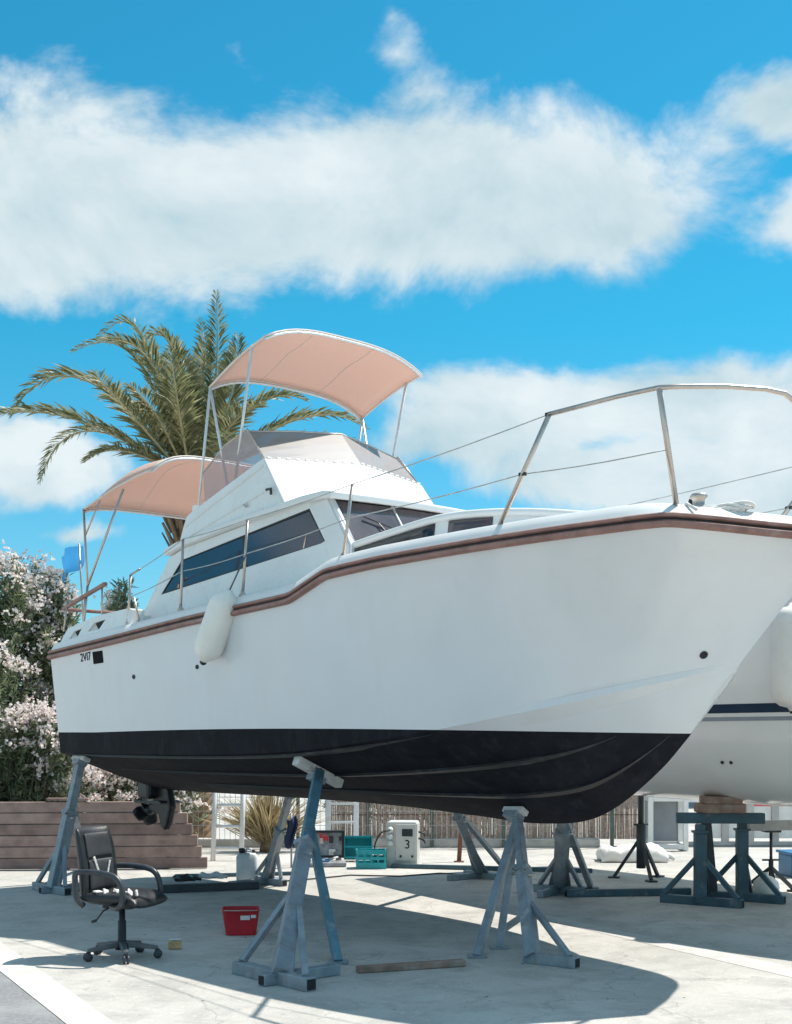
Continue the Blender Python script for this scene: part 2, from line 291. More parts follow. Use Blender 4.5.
# ---------------------------------------------------------------- mesh helpers
class MB:
    def __init__(s): s.v = []; s.f = []
    def add(s, vs, fs):
        b = len(s.v); s.v += [tuple(p) for p in vs]; s.f += [tuple(i+b for i in f) for f in fs]; return s
    def box(s, c, d, q=None):
        x, y, z = d[0]/2, d[1]/2, d[2]/2
        vs = [Vector(p) for p in ((-x,-y,-z),(x,-y,-z),(x,y,-z),(-x,y,-z),(-x,-y,z),(x,-y,z),(x,y,z),(-x,y,z))]
        if q is not None: vs = [q @ p for p in vs]
        return s.add([p+Vector(c) for p in vs], [(3,2,1,0),(4,5,6,7),(0,1,5,4),(1,2,6,5),(2,3,7,6),(3,0,4,7)])
    def beam(s, a, b, w, h, up=(0,0,1), w2=None, h2=None):
        a, b = Vector(a), Vector(b); t = (b-a).normalized(); up = Vector(up)
        if abs(t.dot(up)) > .95: up = Vector((1,0,0))
        n = t.cross(up).normalized(); u = n.cross(t).normalized()
        w2 = w if w2 is None else w2; h2 = h if h2 is None else h2; vs = []
        for p, W, H in ((a, w, h), (b, w2, h2)):
            vs += [p-n*W/2-u*H/2, p+n*W/2-u*H/2, p+n*W/2+u*H/2, p-n*W/2+u*H/2]
        return s.add(vs, [(3,2,1,0),(4,5,6,7),(0,1,5,4),(1,2,6,5),(2,3,7,6),(3,0,4,7)])
    def tube(s, pts, r, seg=8, cap=True):
        pts = [Vector(p) for p in pts]; n = len(pts)
        rs = r if isinstance(r, (list, tuple)) else [r]*n
        prev = None; vs = []
        for i, p in enumerate(pts):
            t = (pts[min(i+1, n-1)]-pts[max(i-1, 0)]).normalized()
            if prev is None:
                u = Vector((0,0,1)) if abs(t.z) < .9 else Vector((1,0,0)); u = (u-t*u.dot(t)).normalized()
            else: u = (prev-t*prev.dot(t)).normalized()
            prev = u; w = t.cross(u)
            vs += [p+(u*math.cos(2*math.pi*k/seg)+w*math.sin(2*math.pi*k/seg))*rs[i] for k in range(seg)]
        fs = [(i*seg+k, i*seg+(k+1) % seg, (i+1)*seg+(k+1) % seg, (i+1)*seg+k) for i in range(n-1) for k in range(seg)]
        if cap: fs += [tuple(range(seg))[::-1], tuple((n-1)*seg+k for k in range(seg))]
        return s.add(vs, fs)
    def lathe(s, prof, seg=20, o=(0,0,0), q=None):
        vs = []; n = len(prof); o = Vector(o)
        for r, z in prof:
            for k in range(seg):
                p = Vector((r*math.cos(2*math.pi*k/seg), r*math.sin(2*math.pi*k/seg), z))
                vs.append((q @ p if q is not None else p)+o)
        fs = [(i*seg+k, i*seg+(k+1) % seg, (i+1)*seg+(k+1) % seg, (i+1)*seg+k) for i in range(n-1) for k in range(seg)]
        fs += [tuple(range(seg))[::-1], tuple((n-1)*seg+k for k in range(seg))]
        return s.add(vs, fs)
    def grid(s, rows, wrap=False):
        m = len(rows[0]); vs = [p for r in rows for p in r]; fs = []
        for i in range(len(rows)-1):
            for k in range(m if wrap else m-1):
                k2 = (k+1) % m; fs.append((i*m+k, i*m+k2, (i+1)*m+k2, (i+1)*m+k))
        return s.add(vs, fs)
    def plate(s, loops, fn, th):
        """flat plate: loops = [outer, hole, ...] of 2d points; fn(x,z,d) -> 3d, d = depth"""
        pl = [[Vector((a, b, 0)) for a, b in lp] for lp in loops]
        tris = tessellate_polygon(pl); flat = [p for lp in loops for p in lp]; n = len(flat)
        vs = [fn(a, b, 0) for a, b in flat]+[fn(a, b, th) for a, b in flat]
        fs = [tuple(t) for t in tris]+[tuple(i+n for i in t[::-1]) for t in tris]; b0 = 0
        for lp in loops:
            k = len(lp)
            fs += [(b0+i, b0+(i+1) % k, n+b0+(i+1) % k, n+b0+i) for i in range(k)]; b0 += k
        return s.add(vs, fs)
    def prism(s, poly, a, b):
        """poly of 2d (u,v); a,b = functions mapping (u,v) to 3d for the two caps"""
        n = len(poly)
        return s.add([a(*p) for p in poly]+[b(*p) for p in poly], [tuple(range(n))[::-1], tuple(range(n, 2*n))]+[(i, (i+1) % n, n+(i+1) % n, n+i) for i in range(n)])
    def build(s, name, m, parent=None, smooth=False, bevel=0, seg=2, subsurf=0, recalc=True, solid=0, kind=None, angle=40):
        me = bpy.data.meshes.new(name); me.from_pydata([tuple(p) for p in s.v], [], s.f); me.validate()
        if recalc or solid:
            bm = bmesh.new(); bm.from_mesh(me); bmesh.ops.remove_doubles(bm, verts=bm.verts, dist=1e-5); bmesh.ops.recalc_face_normals(bm, faces=bm.faces); bm.to_mesh(me); bm.free()
        me.materials.append(m)
        o = bpy.data.objects.new(name, me); COL.objects.link(o)
        if parent is not None: o.parent = parent
        if smooth:
            me.polygons.foreach_set('use_smooth', [True]*len(me.polygons))
            if smooth == 'angle':
                try: me.set_sharp_from_angle(angle=R(angle))
                except Exception: pass
        if solid:
            md = o.modifiers.new('solid', 'SOLIDIFY'); md.thickness = solid; md.offset = 0
        if bevel:
            md = o.modifiers.new('bevel', 'BEVEL'); md.width = bevel; md.segments = seg; md.limit_method = 'ANGLE'; md.angle_limit = R(35)
        if subsurf:
            md = o.modifiers.new('sub', 'SUBSURF'); md.levels = subsurf; md.render_levels = subsurf
        if kind: o['kind'] = kind
        return o

def tag(o, label, cat, group=None):
    o['label'] = label; o['category'] = cat
    if group: o['group'] = group
    return o
def empty(name, label, cat, loc=(0,0,0), rz=0, group=None):
    o = bpy.data.objects.new(name, None); COL.objects.link(o); o.location = loc; o.rotation_euler = (0, 0, rz); o.empty_display_size = .2
    return tag(o, label, cat, group)
def gnd(px, py, z=0.):
    Y = F*(EYE-z)/(py-HZ); return Vector(((px-CX)/F*Y, Y, z))
def at(px, py, Y): return Vector(((px-CX)/F*Y, Y, EYE+(HZ-py)/F*Y))
def bez(pts, n=14):
    pts = [Vector(p) for p in pts]; out = []
    for i in range(n+1):
        t = i/n; q = pts[:]
        while len(q) > 1: q = [q[k].lerp(q[k+1], t) for k in range(len(q)-1)]
        out.append(q[0])
    return out
def catmull(P, n=8):
    P = [np.array(p, float) for p in P]; P = [2*P[0]-P[1]]+P+[2*P[-1]-P[-2]]; out = []
    for i in range(1, len(P)-2):
        for k in range(n):
            t = k/n; a, b, c, d = P[i-1:i+3]
            out.append(.5*(2*b+(c-a)*t+(2*a-5*b+4*c-d)*t*t+(3*b-a-3*c+d)*t**3))
    out.append(P[-2]); return np.array(out)
def sheet(name, poly, z, m, kind='structure'):
    o = MB().add([(x, y, z) for x, y in poly], [tuple(range(len(poly)))]).build(name, m); o['kind'] = kind; return o
def text_mesh(s, size, name, m, parent, M4, ext=.001):
    cu = bpy.data.curves.new('t', 'FONT'); cu.body = s; cu.size = size; cu.extrude = ext; cu.align_x = 'CENTER'; cu.align_y = 'CENTER'
    t = bpy.data.objects.new('t', cu); COL.objects.link(t); dg = bpy.context.evaluated_depsgraph_get()
    me = bpy.data.meshes.new_from_object(t.evaluated_get(dg)); bpy.data.objects.remove(t)
    me.materials.clear(); me.materials.append(m); me.transform(M4)
    o = bpy.data.objects.new(name, me); COL.objects.link(o); o.parent = parent; return o

# ---------------------------------------------------------------- the ground
ground = sheet('ground', [(-600, -60), (600, -60), (600, 1200), (-600, 1200)], 0, M['concrete'])
a0, a1 = gnd(-60, 925), gnd(95, 1040)
sheet('asphalt_patch', [tuple(gnd(-10, 952).xy), tuple(gnd(100, 1045).xy), (-.9, 2.0), (-9, 2.0), (-9, 7.9)], .004, M['asphalt'])
sheet('pale_strip', [tuple(gnd(-30, 921).xy), tuple(gnd(-30, 948).xy), tuple(gnd(110, 1060).xy), tuple(gnd(165, 1060).xy)], .008, M['pale'])
sheet('worn_line', [tuple(gnd(545, 915).xy), tuple(gnd(545, 920).xy), tuple(gnd(900, 1003).xy), tuple(gnd(900, 990).xy)], .002, M['worn'])

# ---------------------------------------------------------------- the boat
SX, SY = 1.139, .92          # lengths and breadths drawn below are scaled by these
BA = math.atan2(-.66*1.3, .75); BO = Vector((-2.528, 14.24, 0))
boat = empty('motor_cruiser', 'white flybridge motor cruiser with black bottom propped on steel stands', 'boat', BO, BA)
BX = Vector((math.cos(BA), math.sin(BA), 0)); BY = Vector((-math.sin(BA), math.cos(BA), 0))
def W(x, y, z): return BO+BX*x*SX+BY*y*SY+Vector((0, 0, z))
def inv(px, py, y=None, z=None):
    d = Vector(((px-CX)/F, 1, (HZ-py)/F)); c = Vector((0, 0, EYE))-BO
    cl = Vector((c.dot(BX)/SX, c.dot(BY)/SY, c.z)); dl = Vector((d.dot(BX)/SX, d.dot(BY)/SY, d.z))
    return cl+dl*((y-cl.y)/dl.y if z is None else (z-cl.z)/dl.z)

ST = [  # sheer xy, chine xyz, keel xz
 ((-.12, -1.40), (-.10, -1.29, 1.42), (-.07, 1.0)), ((1., -1.41), (1., -1.31, 1.42), (1., 1.0)), ((2.2, -1.42), (2.2, -1.31, 1.425), (2.2, 1.0)),
 ((3.45, -1.42), (3.4, -1.285, 1.465), (3.35, .985)), ((4.5, -1.41), (4.4, -1.19, 1.575), (4.2, .945)), ((5.4, -1.385), (5.15, -.99, 1.71), (4.86, .915)),
 ((6.15, -1.27), (5.7, -.71, 1.845), (5.39, 1.0)), ((6.62, -1.08), (6.08, -.43, 1.95), (5.88, 1.36)), ((6.88, -.58), (6.30, -.19, 2.02), (6.24, 1.80)), ((7.08, 0.), (6.44, 0., 2.07), (6.44, 2.07))]
NS = 10
Sxy = catmull([s[0] for s in ST], NS); Cc = catmull([s[1] for s in ST], NS); Kk = catmull([s[2] for s in ST], NS)
Sxy[-1] = (7.08, 0); Cc[-1] = (6.44, 0, 2.07); Kk[-1] = (6.44, 2.07)
# denser round the step in the sheer
zx = [-.2, 1., 2.2, 3.40, 3.53, 3.58, 3.93, 3.98, 4.2, 4.5, 5.5, 6.3, 6.6, 6.9, 7.1]
zz = [2.425, 2.512, 2.605, 2.678, 2.688, 2.698, 2.828, 2.840, 2.856, 2.872, 2.89, 2.905, 2.915, 2.872, 2.85]
tt = np.arange(len(Sxy), dtype=float); t2 = np.sort(np.concatenate([tt, np.arange(28, 38, .25), np.arange(28.5, 38, 1.0)])); t2 = np.unique(np.round(t2, 3))
def rs(A): return np.stack([np.interp(t2, tt, A[:, k]) for k in range(A.shape[1])], 1)
Sxy, Cc, Kk = rs(Sxy), rs(Cc), rs(Kk)
Sh = np.column_stack([Sxy, np.interp(Sxy[:, 0], zx, zz)])
nst = len(Sh)
def topside(i, s):
    S, C = Sh[i], Cc[i]; u = i/(nst-1)
    k = .30*max(0, (u-.42)/.58)**1.3*(1-max(0, (u-.86)/.14)**2)
    p = C+(S-C)*s; p = p.copy(); p[1] += k*math.sin(math.pi*min(1, s*1.0))*.9*(1 if p[1] < 0 else 0); p[1] = min(p[1], 0); return p
def bottom(i, s):
    K = np.array([Kk[i][0], 0, Kk[i][1]]); C = Cc[i]; p = K+(C-K)*s; p[2] -= .02*math.sin(math.pi*s); return p
def flip(p): return (p[0], -p[1], p[2])
def hull_z(x, y):
    c = np.interp(x, Cc[:, 0], -Cc[:, 1]); cz = np.interp(x, Cc[:, 0], Cc[:, 2]); kz = np.interp(x, Kk[:, 0], Kk[:, 1])
    return kz+(cz-kz)*min(1, abs(y)/c)-.02*math.sin(math.pi*min(1, abs(y)/c))
hb = MB()
rows = [[tuple(bottom(i, s)) for s in np.linspace(0, 1, 7)]+[tuple(topside(i, s)) for s in np.linspace(0, 1, 13)[1:]] for i in range(nst)]
hb.grid(rows); hb.grid([[flip(p) for p in r] for r in rows])
tr = rows[0]; hb.add([p for p in tr]+[flip(p) for p in tr], [(k, k+1, len(tr)+k+1, len(tr)+k) for k in range(len(tr)-1)])
def split_hull(name, m, upper):
    me = bpy.data.meshes.new(name); me.from_pydata(hb.v, [], hb.f); bm = bmesh.new(); bm.from_mesh(me)
    bmesh.ops.remove_doubles(bm, verts=bm.verts, dist=1e-4); bmesh.ops.recalc_face_normals(bm, faces=bm.faces)
    spring = lambda x: .034*math.sin(math.pi*min(1, max(0, (x-.6)/5.5)))
    for v_ in bm.verts: v_.co.z -= spring(v_.co.x)
    bmesh.ops.bisect_plane(bm, geom=bm.verts[:]+bm.edges[:]+bm.faces[:], plane_co=(0, 0, 1.628), plane_no=(.003, 0, 1), clear_inner=upper, clear_outer=not upper)
    for v_ in bm.verts: v_.co.z += spring(v_.co.x)
    bm.to_mesh(me); bm.free(); me.materials.append(m); me.polygons.foreach_set('use_smooth', [True]*len(me.polygons)); me.set_sharp_from_angle(angle=R(22))
    o = bpy.data.objects.new(name, me); COL.objects.link(o); o.parent = boat; return o
split_hull('hull_topsides', M['gel'], True)
split_hull('hull_bottom', M['anti'], False)['label'] = 'black antifouled bottom of the hull'
# spray rails under the bottom
def below(fr): return next(i for i in range(nst) if bottom(i, fr)[2] > 1.615)
for fr, i0, i1 in ((.97, 0, below(.97)), (.64, 4, below(.64)), (.33, 10, below(.33))):
    for sg in (1, -1):
        b = MB(); rr = []
        for i in range(i0, i1):
            p = Vector(bottom(i, fr)); q = Vector(bottom(i, fr-.05)); e = min(1, (i-i0)/6, (i1-1-i)/12); q = p.lerp(q, .15+.85*e)
            d = (p-q).normalized(); nrm = Vector((0, -d.z, d.y)); nrm = nrm if nrm.z < 0 else -nrm
            sec = [q+nrm*.001, q+nrm*(.010*e+.001)+(p-q)*.8, p+nrm*(.020*e+.001), p+Vector((0, 0, .006*e))-nrm*.004]
            rr.append([(v.x, v.y*sg, v.z) for v in sec])
        b.grid(rr).build('spray_rail', M['strake'], boat)
for sg in (1, -1):
    b = MB(); rr = []; i0 = next(i for i in range(nst) if bottom(i, .90)[2] > 1.64)+2
    for i in range(i0-2, nst-4):
        p = Vector(Cc[i]); q = Vector(bottom(i, .90)); e = max(0, min(1, (i-i0+2)/5, (nst-5-i)/10)); r = Vector(topside(i, .04))
        rr.append([(v.x, v.y*sg, v.z) for v in (q+Vector((0, 0, -.003*e)), p+Vector((0, -.024*e, -.012*e)), r+Vector((0, -.002*e, 0)))])
    b.grid(rr).build('chine_strake', M['gel'], boat)
# rub rail sweep
def sweep(curve, prof, dz=0):
    out = []; n = len(curve)
    for i in range(n):
        t = curve[min(i+1, n-1)]-curve[max(i-1, 0)]; nn = np.array([t[1], -t[0], 0]); nn /= max(1e-6, np.linalg.norm(nn))
        out.append([tuple(curve[i]+nn*a+np.array([0, 0, b+dz])) for a, b in prof])
    return out
full = np.concatenate([Sh, [[p[0], -p[1], p[2]] for p in Sh[::-1][1:]]])
def bead(h, w): return [(-.01, -h/2), (w*.6, -h/2), (w, -h/4), (w, h/4), (w*.6, h/2), (-.01, h/2)]
rub = MB().grid(sweep(full, bead(.044, .045), -.026), False).build('rub_rail', M['rail'], boat, 'angle')
MB().grid(sweep(full, bead(.030, .034), .026), False).build('rail_bead', M['rail'], rub, 'angle')
MB().grid(sweep(full, [(-.01, -.006), (.016, -.006), (.016, .014), (-.01, .014)], 0), False).build('rail_groove', M['groove'], rub)
# gunwale and deck
def off(p, f, dz):
    x, y, z = p; return ((4+(x-4)*f if x > 4 else x), y*f, z+dz)
gr = [(1., .035), (.985, .07), (.965, .118), (.945, .128), (.925, .112)]
def gsel(i0, i1, lst): return [[off(Sh[i], f, dz) for f, dz in lst] for i in range(i0, i1)]
b = MB()
for sg in (1, -1):
    g = gsel(0, nst, gr); b.grid([[(p[0], p[1]*sg, p[2]) for p in r] for r in g])
b.build('gunwale', M['gel2'], boat, 'angle')
ia = int(np.argmax(Sh[:, 0] > 1.15))
b = MB(); lst = [(.925, .112), (.8, .12), (.5, .15), (.2, .165), (0., .17)]
for sg in (1, -1): b.grid([[(p[0], p[1]*sg, p[2]) for p in r] for r in gsel(ia, nst, lst)])
b.build('deck', M['gel2'], boat, 'angle')
# cockpit: floor, liner, raised quarter coamings with air scoops
MB().box((.52, 0, 2.0), (1.3, 2.5, .05)).build('cockpit_floor', M['gel2'], boat)
MB().box((1.17, 0, 2.35), (.05, 2.5, .8)).build('cockpit_bulkhead', M['gel2'], boat)
MB().box((-.05, 0, 2.3), (.08, 2.46, .6)).build('cockpit_liner', M['gel2'], boat)
for sg in (-1, 1):
    c = MB()
    prof = [(-.06, 2.52), (.02, 2.62), (.10, 2.695), (.6, 2.785), (1.16, 2.815), (1.22, 2.80), (1.22, 2.60), (.5, 2.54)]
    h1 = [(.14, 2.585), (.22, 2.655), (.36, 2.675), (.30, 2.60)]
    h2 = [(.48, 2.635), (.58, 2.715), (.78, 2.735), (.68, 2.645)]
    co = c.plate([prof, h1, h2], lambda x, z, d: (x, sg*(1.345-.10*(z-2.5)-d), z), .16).build('quarter_coaming', M['gelcool'], boat, bevel=.008)
    for h in (h1, h2):
        cxm = sum(p[0] for p in h)/4; MB().plate([h], lambda x, z, d: (x, sg*(1.345-.10*(z-2.5)-.02-d-.35*max(0, x-h[0][0])), z), .006).build('air_scoop', M['gel2'], co)
        q = [h[3], (h[3][0]*.4+h[2][0]*.6+.0, h[2][1]-.008), h[2], (h[2][0]*.9+h[3][0]*.1, h[3][1]+.02)]
        tri = [(h[1][0]*.92+h[2][0]*.08, h[1][1]-.004), (h[2][0]-.006, h[2][1]-.004), (h[3][0]-.004, h[3][1]+.006), (h[3][0]-.03, h[3][1]+.008)]
        MB().plate([tri], lambda x, z, d: (x, sg*(1.345-.10*(z-2.5)-.012-d), z), .004).build('scoop_shade', M['hole'], co)  # black plate painted in for the shade inside the scoop
# ---- cabin
def HL(y): return 0.
def side(sg):
    def fn(x, z, d): y = -(1.06-.09*(z-2.8)-d)*1.; y = y if sg < 0 else -y; return (x, y, z+(HL(y) if sg > 0 else 0))
    return fn
cab_out = [(.92, 2.60), (1.10, 2.85), (1.42, 3.29), (1.66, 3.36), (3.50, 3.56), (3.58, 3.53), (3.86, 3.10), (3.86, 2.80), (3.0, 2.68)]
win = [(1.33, 2.945), (1.62, 3.245), (3.335, 3.478), (3.545, 3.18), (3.50, 3.165)]
for sg in (-1, 1):
    fn = side(sg)
    wall = MB().plate([cab_out, win], fn, .045).build('cabin_side', M['gelcool'], boat, bevel=.006)
    wn = MB().plate([win], lambda x, z, d: fn(x, z, d+.014), .008).build('side_window', M['glass'], wall)
    k = .022
    cxw = sum(p[0] for p in win)/5; czw = sum(p[1] for p in win)/5
    ins = [(p[0]+(cxw-p[0])*.016, p[1]+(czw-p[1])*.07) for p in win]
    MB().plate([win, ins], lambda x, z, d: fn(x, z, d+.006), .007).build('window_gasket', M['rubber'], wn)
    MB().beam(fn(2.55, 2.99 + .09, .010), fn(2.50, 3.36, .010), .012, .022).build('window_divider', M['rubber'], wn)
    # white raked pillar
    MB().plate([[(3.37, 3.50), (3.55, 3.53), (3.84, 3.10), (3.84, 2.99), (3.70, 3.00), (3.585, 3.19)]], lambda x, z, d: fn(x, z, d-.012), .011).build('pillar', M['gel2'], boat, bevel=.004)
# aft bulkhead with door
ab = MB().plate([[(-1.0, 2.62), (-.93, 3.36), (.93, 3.5), (1.0, 2.7)]], lambda y, z, d: (1.05+.5*(z-2.62)+d, y, z), .04).build('cabin_bulkhead', M['gel2'], boat)
MB().plate([[(-.35, 2.5), (-.35, 3.25), (.35, 3.3), (.35, 2.5)]], lambda y, z, d: (1.03+.5*(z-2.62)+d, y, z), .012).build('companion_door', M['brown_glass'], ab)
# windscreen of the cabin
def wsf(y, s, d):
    bul = .07*(1-(y/1.0)**2); x = 3.58+.26*s+bul-d*.7; z = 3.515-.43*s+HL(y)*(1-s*.4)-d*.7; return (x, y, z)
for y0, y1 in ((-.96, -.36), (-.32, .32), (.36, .96)):
    g = MB().grid([[wsf(y, s, 0) for y in np.linspace(y0, y1, 6)] for s in np.linspace(.02, 1, 5)]).build('windscreen_pane', M['brown_glass'], boat, True)
for y0 in (-.98, -.34, .34, .98):
    MB().tube([wsf(y0, s, 0) for s in (-.02, .5, 1.02)], .026 if abs(y0) > .9 else .012, 6).build('windscreen_pillar', M['gel2'], boat, True)
# wiper
MB().tube([wsf(-.5, 1, -.02), wsf(-.62, .45, -.02)], .006, 5).tube([wsf(-.75, .35, -.022), wsf(-.5, .52, -.022)], .007, 5).build('wiper', M['black'], boat)
# cabin roof with brow
rt = []
for x, z in ((1.40, 3.335), (1.6, 3.385), (2.4, 3.475), (3.3, 3.55), (3.56, 3.555), (3.66, 3.535)):
    r = []
    for y in np.linspace(-1.07, 1.07, 17):
        cx = x+.05*(1-(y/1.07)**2)*(x/3.7)**4
        r.append((cx, y, z+.006*(1-(y/1.07)**2)))
    rt.append(r)
MB().grid(rt).build('cabin_roof', M['gel2'], boat, True, solid=.06, bevel=.012)
# trunk cabin on the foredeck
tr_pts = [(3.80, .99, 3.115), (4.25, .985, 3.17), (4.68, .965, 3.215), (5.05, .90, 3.21), (5.45, .76, 3.17), (5.85, .50, 3.10), (6.08, .18, 3.05), (6.1, 0., 3.045)]
TP = catmull(tr_pts, 4)
b = MB()
for sg in (1, -1):
    b.grid([[(p[0]+.02, -p[1]*1.035*sg, 2.93), (p[0], -p[1]*sg, p[2]-.02), (p[0]-.02, -p[1]*.97*sg, p[2]), (p[0]-.05, -p[1]*.5*sg, p[2]+.045), (p[0]-.06, 0, p[2]+.055)] for p in TP])
trunk = b.build('trunk_cabin', M['gel2'], boat, 'angle')
for sg in (1, -1):
    MB().tube([(p[0], -p[1]*1.005*sg, p[2]-.012) for p in TP[:-2]], .03, 8).build('trunk_moulding', M['gel2'], trunk, True)
    for xa, xb, mm in ((3.84, 4.66, 'black_glass'), (4.78, 5.12, 'brown_glass')):
        xs = np.linspace(xa, xb, 8); rr = []
        for x in xs:
            yy = np.interp(x, TP[:, 0], TP[:, 1]); z1 = np.interp(x, TP[:, 0], TP[:, 2])-.045; z0 = 2.985 if xa < 4.5 else 3.03
            rr.append([(x, -(yy*1.035*(1-(z-2.93)/(z1-2.93)*.034)+.008)*sg, z) for z in np.linspace(z0, z1, 4)])
        MB().grid(rr).build('trunk_window', M[mm], trunk, True, solid=.008)
# ---- flybridge
fp = [(1.60, 3.38), (1.66, 3.55), (1.70, 3.64), (1.80, 3.685), (2.74, 3.995), (2.775, 3.985), (3.05, 3.55)]
def fs(sg): return lambda x, z, d: (x, sg*(1.04-.06*(z-3.4)-d), z)
for sg in (-1, 1):
    pn = MB().plate([fp], fs(sg), .04).build('flybridge_side', M['gelcool'], boat, bevel=.01)
    for (xa, za, xb, zb, w) in ((1.70, 3.55, 2.77, 3.93, .018), (1.78, 3.45, 2.90, 3.72, .014)):
        f = fs(sg); MB().beam(f(xa, za, -.004), f(xb, zb, -.004), .016, w).build('side_moulding', M['gel2'], pn, bevel=.003)
    f = fs(sg); MB().tube([f(2.86, 3.705, -.03), f(2.93, 3.70, -.04), f(2.93, 3.65, -.035)], .012, 6).build('cleat', M['black'], pn)
    MB().tube([f(2.56, 3.62, -.02), f(2.60, 3.60, -.03)], .012, 6).build('rail_fitting', M['steel'], pn)
def ff(y, s):   # front of the flybridge, s 0 top .. 1 foot
    v = 1-abs(y); return Vector((2.765+.30*s+.20*v*(1+.2*s), y*(1.0+.03*s), 3.988-.44*s+.035*v))
ys = [-1., -.5, 0., .5, 1.]
MB().grid([[ff(y, s) for y in ys] for s in np.linspace(0, 1.05, 4)]).build('flybridge_front', M['gel2'], boat, False, solid=.03, bevel=.01)
MB().box((1.66, 0, 3.62), (.05, 1.8, .3)).build('flybridge_back', M['gel2'], boat)
MB().box((2.1, .1, 3.85), (.42, 1.1, .5)).build('helm_seat', M['gel2'], boat, bevel=.05)
# vinyl screen: front wrap and sides
def sf(y, s): p = ff(y, 0); q = Vector((p.x-.26, p.y*.93, p.z+.335-.03*abs(y)**3)); return p.lerp(q, s)
scr = MB().grid([[sf(y, s) for y in ys] for s in np.linspace(0, 1, 5)]).build('vinyl_screen', M['film'], boat, False)
MB().tube([sf(y, 1.) for y in ys], .008, 6).build('screen_hem', M['steel'], scr, True)
for k in range(21):
    y = -.95+1.9*k/20; p = sf(y, .02); MB().box(p+Vector((.012, 0, .01)), (.008, .045, .016), Quaternion((0, 1, 0), -.5)).build('screen_lacing', M['wrope'], scr)
for sg in (-1, 1):
    f = fs(sg); sd = [(1.95, 3.735), (2.755, 4.0), (2.51, 4.31), (2.2, 4.22), (1.90, 4.02)]
    s2 = MB().plate([sd], lambda x, z, d: f(x, z, d+.02), .003).build('side_vinyl', M['film2'], boat)
    MB().tube([f(x, z, .02) for x, z in sd[1:]], .007, 6).build('screen_hem', M['steel'], s2, True)
# ---- biminis
def bimini(A, B, C, D, arch, nu=10, nv=16, sag=.02, pw=3.2):
    A, B, C, D = map(Vector, (A, B, C, D)); rows = []
    for i in range(nu+1):
        u = i/nu; r = []
        for k in range(nv+1):
            v = k/nv; p = A.lerp(B, u).lerp(D.lerp(C, u), v); w = 2*v-1
            p.z += arch*(1-abs(w)**pw)*(1 if pw < 4 else .35+.65*min(1, u*3))+(0 if pw < 4 else .10*math.sin(math.pi*u)*(1-abs(w)**pw))-sag*math.sin(math.pi*u*2)**2*(1-w*w)+.03*math.sin(math.pi*u)
            r.append(p)
        rows.append(r)
    cv = MB().grid(rows).build('bimini_canopy', M['canvas'], boat, True, solid=.006)
    for r_ in (rows[0], rows[-1], [r[0] for r in rows], [r[-1] for r in rows]):
        MB().tube(r_, .010, 6).build('canopy_hem', M['hem'], cv, True)
    for k in (nv//3, nv-nv//3): MB().tube([r[k]-Vector((0, 0, .006)) for r in rows], .004, 5).build('canopy_seam', M['hem'], cv, True)
    for i in (0, nu): MB().tube([p-Vector((0, 0, .022)) for p in rows[i]], .012, 6).build('canopy_bow', M['alu'], cv, True)
    return rows
br = bimini((2.00, -.985, 4.79), (2.78, -1.0, 5.05), (2.78, 1.0, 5.05), (2.00, .985, 4.79), .165)
def pole(a, b, r=.013, m='alu', nm='canopy_pole'): return MB().tube([a, b], r, 8).build(nm, M[m], boat, True)
for sg in (-1, 1):
    dz = 0; f = lambda x, z: (x, sg*.985, z+dz)
    pole(f(2.60, 5.03), (2.33, sg*.96, 3.84+dz)); pole(f(2.01, 4.78), (1.80, sg*.96, 3.68+dz)); pole(f(2.01, 4.78), (2.23, sg*.955, 3.83+dz))
ar = bimini((.0, -1.08, 3.95), (1.22, -1.08, 4.16), (1.22, 1.08, 4.16), (.0, 1.08, 3.95), .20, nv=24, pw=5.)
for sg in (-1, 1):
    dz = 0
    h = (.28, sg*1.2, 3.12); pole((.02, sg*1.08, 3.96+dz), h, .013, 'steel'); pole((.75, sg*1.08, 4.05+dz), h, .013, 'steel'); pole((.33, sg*1.08, 4.0+dz), (.10, sg*1.12, 3.65), .010, 'steel'); pole(h, (.30, sg*1.27, 2.66), .014, 'steel')
# stern grab rails
for sg in (-1, 1):
    MB().beam((-.22, sg*1.18, 2.93), (.70, sg*1.26, 3.10), .05, .035).build('grab_rail', M['rail'], boat, bevel=.01)
    for x in (-.1, .28, .62): pole((x, sg*1.25, 2.68), (x, sg*(1.2+.06*(x+.2)), 2.955+.19*(x+.2)), .01, 'steel', 'rail_post')
MB().beam((-.22, -1.16, 2.925), (-.22, 1.16, 2.925), .05, .035).build('stern_rail', M['rail'], boat, bevel=.01)
# flag on a staff at the stern
fl = pole((-.06, -1.02, 2.6), (-.16, -1.02, 3.62), .010, 'steel', 'flag_staff')
rows = [[(-.12-.02*u*1.2-.40*u, -1.02+.05*math.sin(u*7+v*1.5)+.02*math.sin(v*5), 3.36+.24*v-.10*u*u-.04*u*math.sin(v*4)) for u in np.linspace(0, 1, 12)] for v in np.linspace(0, 1, 7)]
MB().grid(rows).build('flag', M['flag'], fl, True)
